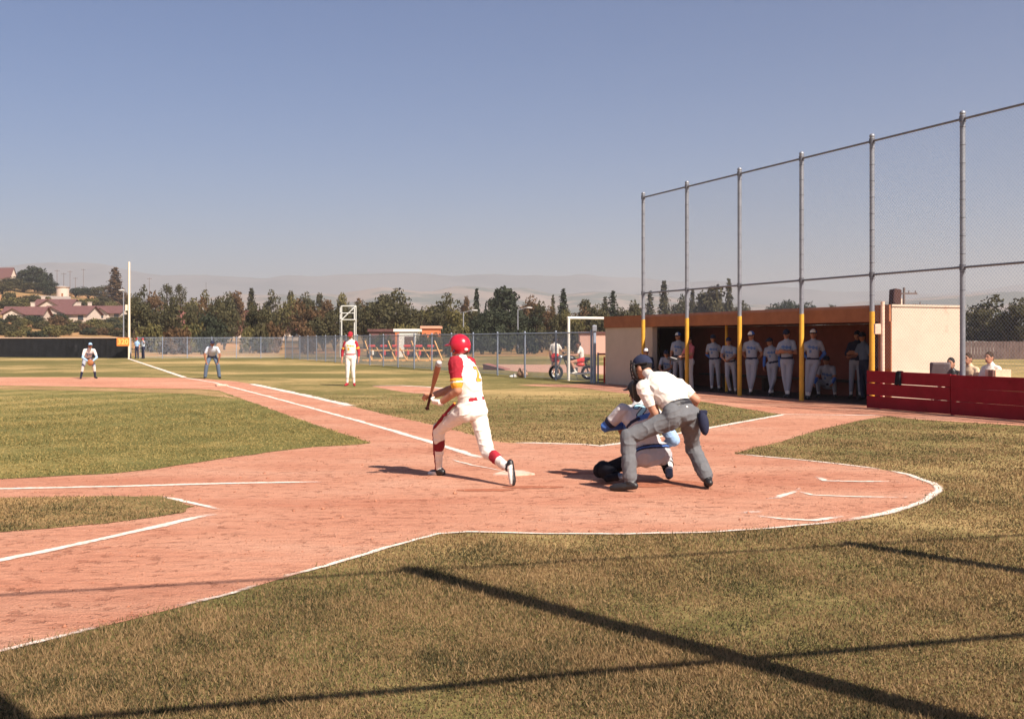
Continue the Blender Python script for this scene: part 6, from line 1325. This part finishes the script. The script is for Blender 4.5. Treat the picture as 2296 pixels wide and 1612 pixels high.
#SECTION7
# ------------------------------------------------------------------ grass blades and clods near the camera
def inside(poly, X, Y):
    px = np.array([p.x for p in poly]); py = np.array([p.y for p in poly]); r_ = np.zeros(len(X), bool); j = len(px)-1
    for i in range(len(px)):
        if py[i] != py[j]:
            c = ((py[i] > Y) != (py[j] > Y)) & (X < (px[j]-px[i])*(Y-py[i])/(py[j]-py[i])+px[i]); r_ ^= c
        j = i
    return r_
def blades(name, region, d0, hgt, poly_out, poly_in, m, falloff=2.0, ymin=3.0, z0=0.):
    x0, x1, y0, y1 = region; n = int((x1-x0)*(y1-y0)*d0); X = RNG.uniform(x0, x1, n); Y = RNG.uniform(y0, y1, n)
    r_ = np.hypot(X, Y); keep = RNG.random(n) < np.minimum(1, (5.0/np.maximum(r_, 1))**falloff); X, Y = X[keep], Y[keep]
    e = RNG.random(len(X)) < np.clip((y1-Y)/((y1-y0)*.6), 0, 1); X, Y = X[e], Y[e]
    pn = np.sin(X*1.9+2.2*np.sin(Y*1.1+.7))+np.sin(Y*2.7+1.7*np.sin(X*1.6))+.8*np.sin(X*5.3+Y*4.1); k = RNG.random(len(X)) < np.clip(.86+.22*pn, .30, 1)
    jx, jy = X+RNG.normal(0, .05, len(X)), Y+RNG.normal(0, .05, len(X))
    for p in poly_out: k &= ~inside(p, jx, jy)
    for p in poly_in: k &= inside(p, jx, jy)
    k &= X < 18.3-.4165*Y          # nothing grows beyond the screen and dugout line
    X, Y = X[k], Y[k]
    # patchy height
    ph = np.sin(X*2.1+1.3*np.sin(Y*1.7))*np.sin(Y*2.6+np.sin(X*1.3))*.25+.9; n = len(X)
    tuft = np.where(RNG.random(n) < .06, 1.9, 1.); H = hgt*ph*tuft*RNG.uniform(.45, 1.25, n); a = RNG.uniform(0, 6.283, n); lean = RNG.uniform(.15, .95, n)*H; la = RNG.uniform(0, 6.283, n); w = RNG.uniform(.0022, .0048, n)*np.maximum(1, np.hypot(X, Y)/6)
    B = np.stack([X, Y, np.full(n, z0)], 1); S = np.stack([np.cos(a)*w, np.sin(a)*w, np.zeros(n)], 1); T = B+np.stack([np.cos(la)*lean, np.sin(la)*lean, H], 1); 
    V = np.stack([B-S, B+S, T], 1).reshape(-1, 3); o = np_mesh(name, V, np.arange(3*n).reshape(n, 3), 3, [m]); print(name, n)
    return o
def blade_mat(name, cols):
    m, t, b = nodes_mat(name); g = t.nodes.new('ShaderNodeNewGeometry'); n1 = nz(t, 1.1, 5, .68, g.outputs['Position']); n2 = nz(t, 4.5, 3, .6, g.outputs['Position'])
    a = t.nodes.new('ShaderNodeMath'); a.operation = 'MULTIPLY_ADD'; a.inputs[1].default_value = .42; t.links.new(g.outputs['Random Per Island'], a.inputs[0]); t.links.new(n1.outputs[0], a.inputs[2])
    a2 = t.nodes.new('ShaderNodeMath'); a2.operation = 'MULTIPLY_ADD'; a2.inputs[1].default_value = .45; t.links.new(n2.outputs[0], a2.inputs[0]); t.links.new(a.outputs[0], a2.inputs[2])
    c = ramp(t, a2.outputs[0], list(zip((.58, .78, .98), cols))).outputs[0]
    t.links.new(c, b.inputs['Base Color']); b.inputs['Roughness'].default_value = .7; b.inputs['Specular IOR Level'].default_value = .15
    tr = t.nodes.new('ShaderNodeBsdfTranslucent'); t.links.new(c, tr.inputs[0]); mx = t.nodes.new('ShaderNodeMixShader'); mx.inputs[0].default_value = .3
    t.links.new(b.outputs[0], mx.inputs[1]); t.links.new(tr.outputs[0], mx.inputs[2]); t.links.new(mx.outputs[0], t.nodes['Material Output'].inputs[0]); return m
M_BLADE = blade_mat('grass_blades', ((.043, .043, .021), (.112, .092, .041), (.33, .215, .105)))
M_BLADE2 = blade_mat('lawn_blades', ((.080, .082, .028), (.165, .145, .050), (.36, .27, .10)))
o = blades('foreground_grass', (-6., 13., 3.2, 32.), 20000, .020, [DIRT_POLY, STRIP_POLY], [], M_BLADE, 2.2); tag(o, 'dry mown grass blades on the near foul ground', 'grass', kind='stuff')
o = blades('patch_grass', (-9., -2., 8.0, 12.), 9500, .021, [], [PATCH_POLY], M_BLADE, 1.6, z0=.009); tag(o, 'grass blades in the small patch by the first base line', 'grass', kind='stuff')
o = blades('infield_blades', (-14., -.5, 11.0, 32.), 6500, .018, [], [INF_POLY], M_BLADE2, 1.6, z0=.009); tag(o, 'short grass blades of the infield lawn edge', 'grass', kind='stuff')
def clods():
    n = 5200; X = RNG.uniform(-5, 7, n); Y = RNG.uniform(5, 16, n); k = inside(DIRT_POLY, X, Y) & ~inside(INF_POLY, X, Y) & ~inside(PATCH_POLY, X, Y); X, Y = X[k], Y[k]; n = len(X)
    s = RNG.lognormal(-5.2, .45, n); base = np.array([(1, 0, 0), (0, 1, 0), (-1, 0, 0), (0, -1, 0), (0, 0, .8), (0, 0, -.3)]); Fb = np.array([(0, 1, 4), (1, 2, 4), (2, 3, 4), (3, 0, 4), (1, 0, 5), (2, 1, 5), (3, 2, 5), (0, 3, 5)])
    a = RNG.uniform(0, 6.28, n); V = base[None]*s[:, None, None]*RNG.uniform(.6, 1.4, (n, 6, 1)); ca, sa = np.cos(a)[:, None], np.sin(a)[:, None]
    V = np.stack([V[:, :, 0]*ca-V[:, :, 1]*sa+X[:, None], V[:, :, 0]*sa+V[:, :, 1]*ca+Y[:, None], V[:, :, 2]+.005], 2)
    Fs = (Fb[None]+np.arange(n)[:, None, None]*6).reshape(-1, 3); o = np_mesh('clay_clods', V.reshape(-1, 3), Fs, 3, [mat('clod_clay', (.40, .17, .10), .95, .25, 20, .3)]); tag(o, 'small loose clods of red clay on the dirt', 'clods', kind='stuff')
clods()
# ------------------------------------------------------------------ haze
def haze():
    m = bpy.data.materials.new('haze_air'); m.use_nodes = True; t = m.node_tree; t.nodes.remove(t.nodes['Principled BSDF']); v = t.nodes.new('ShaderNodeVolumePrincipled')
    v.inputs['Color'].default_value = (.95, .90, .865, 1); v.inputs['Density'].default_value = HAZE; v.inputs['Anisotropy'].default_value = .15; t.links.new(v.outputs[0], t.nodes['Material Output'].inputs['Volume'])
    mb = MB(); mb.box((0, 0, 179), (12400, 12400, 362)); o = mb.build('haze', m); o['kind'] = 'stuff'; o['label'] = 'pale summer haze over the valley'; o['category'] = 'haze'; o.display_type = 'WIRE'
haze()
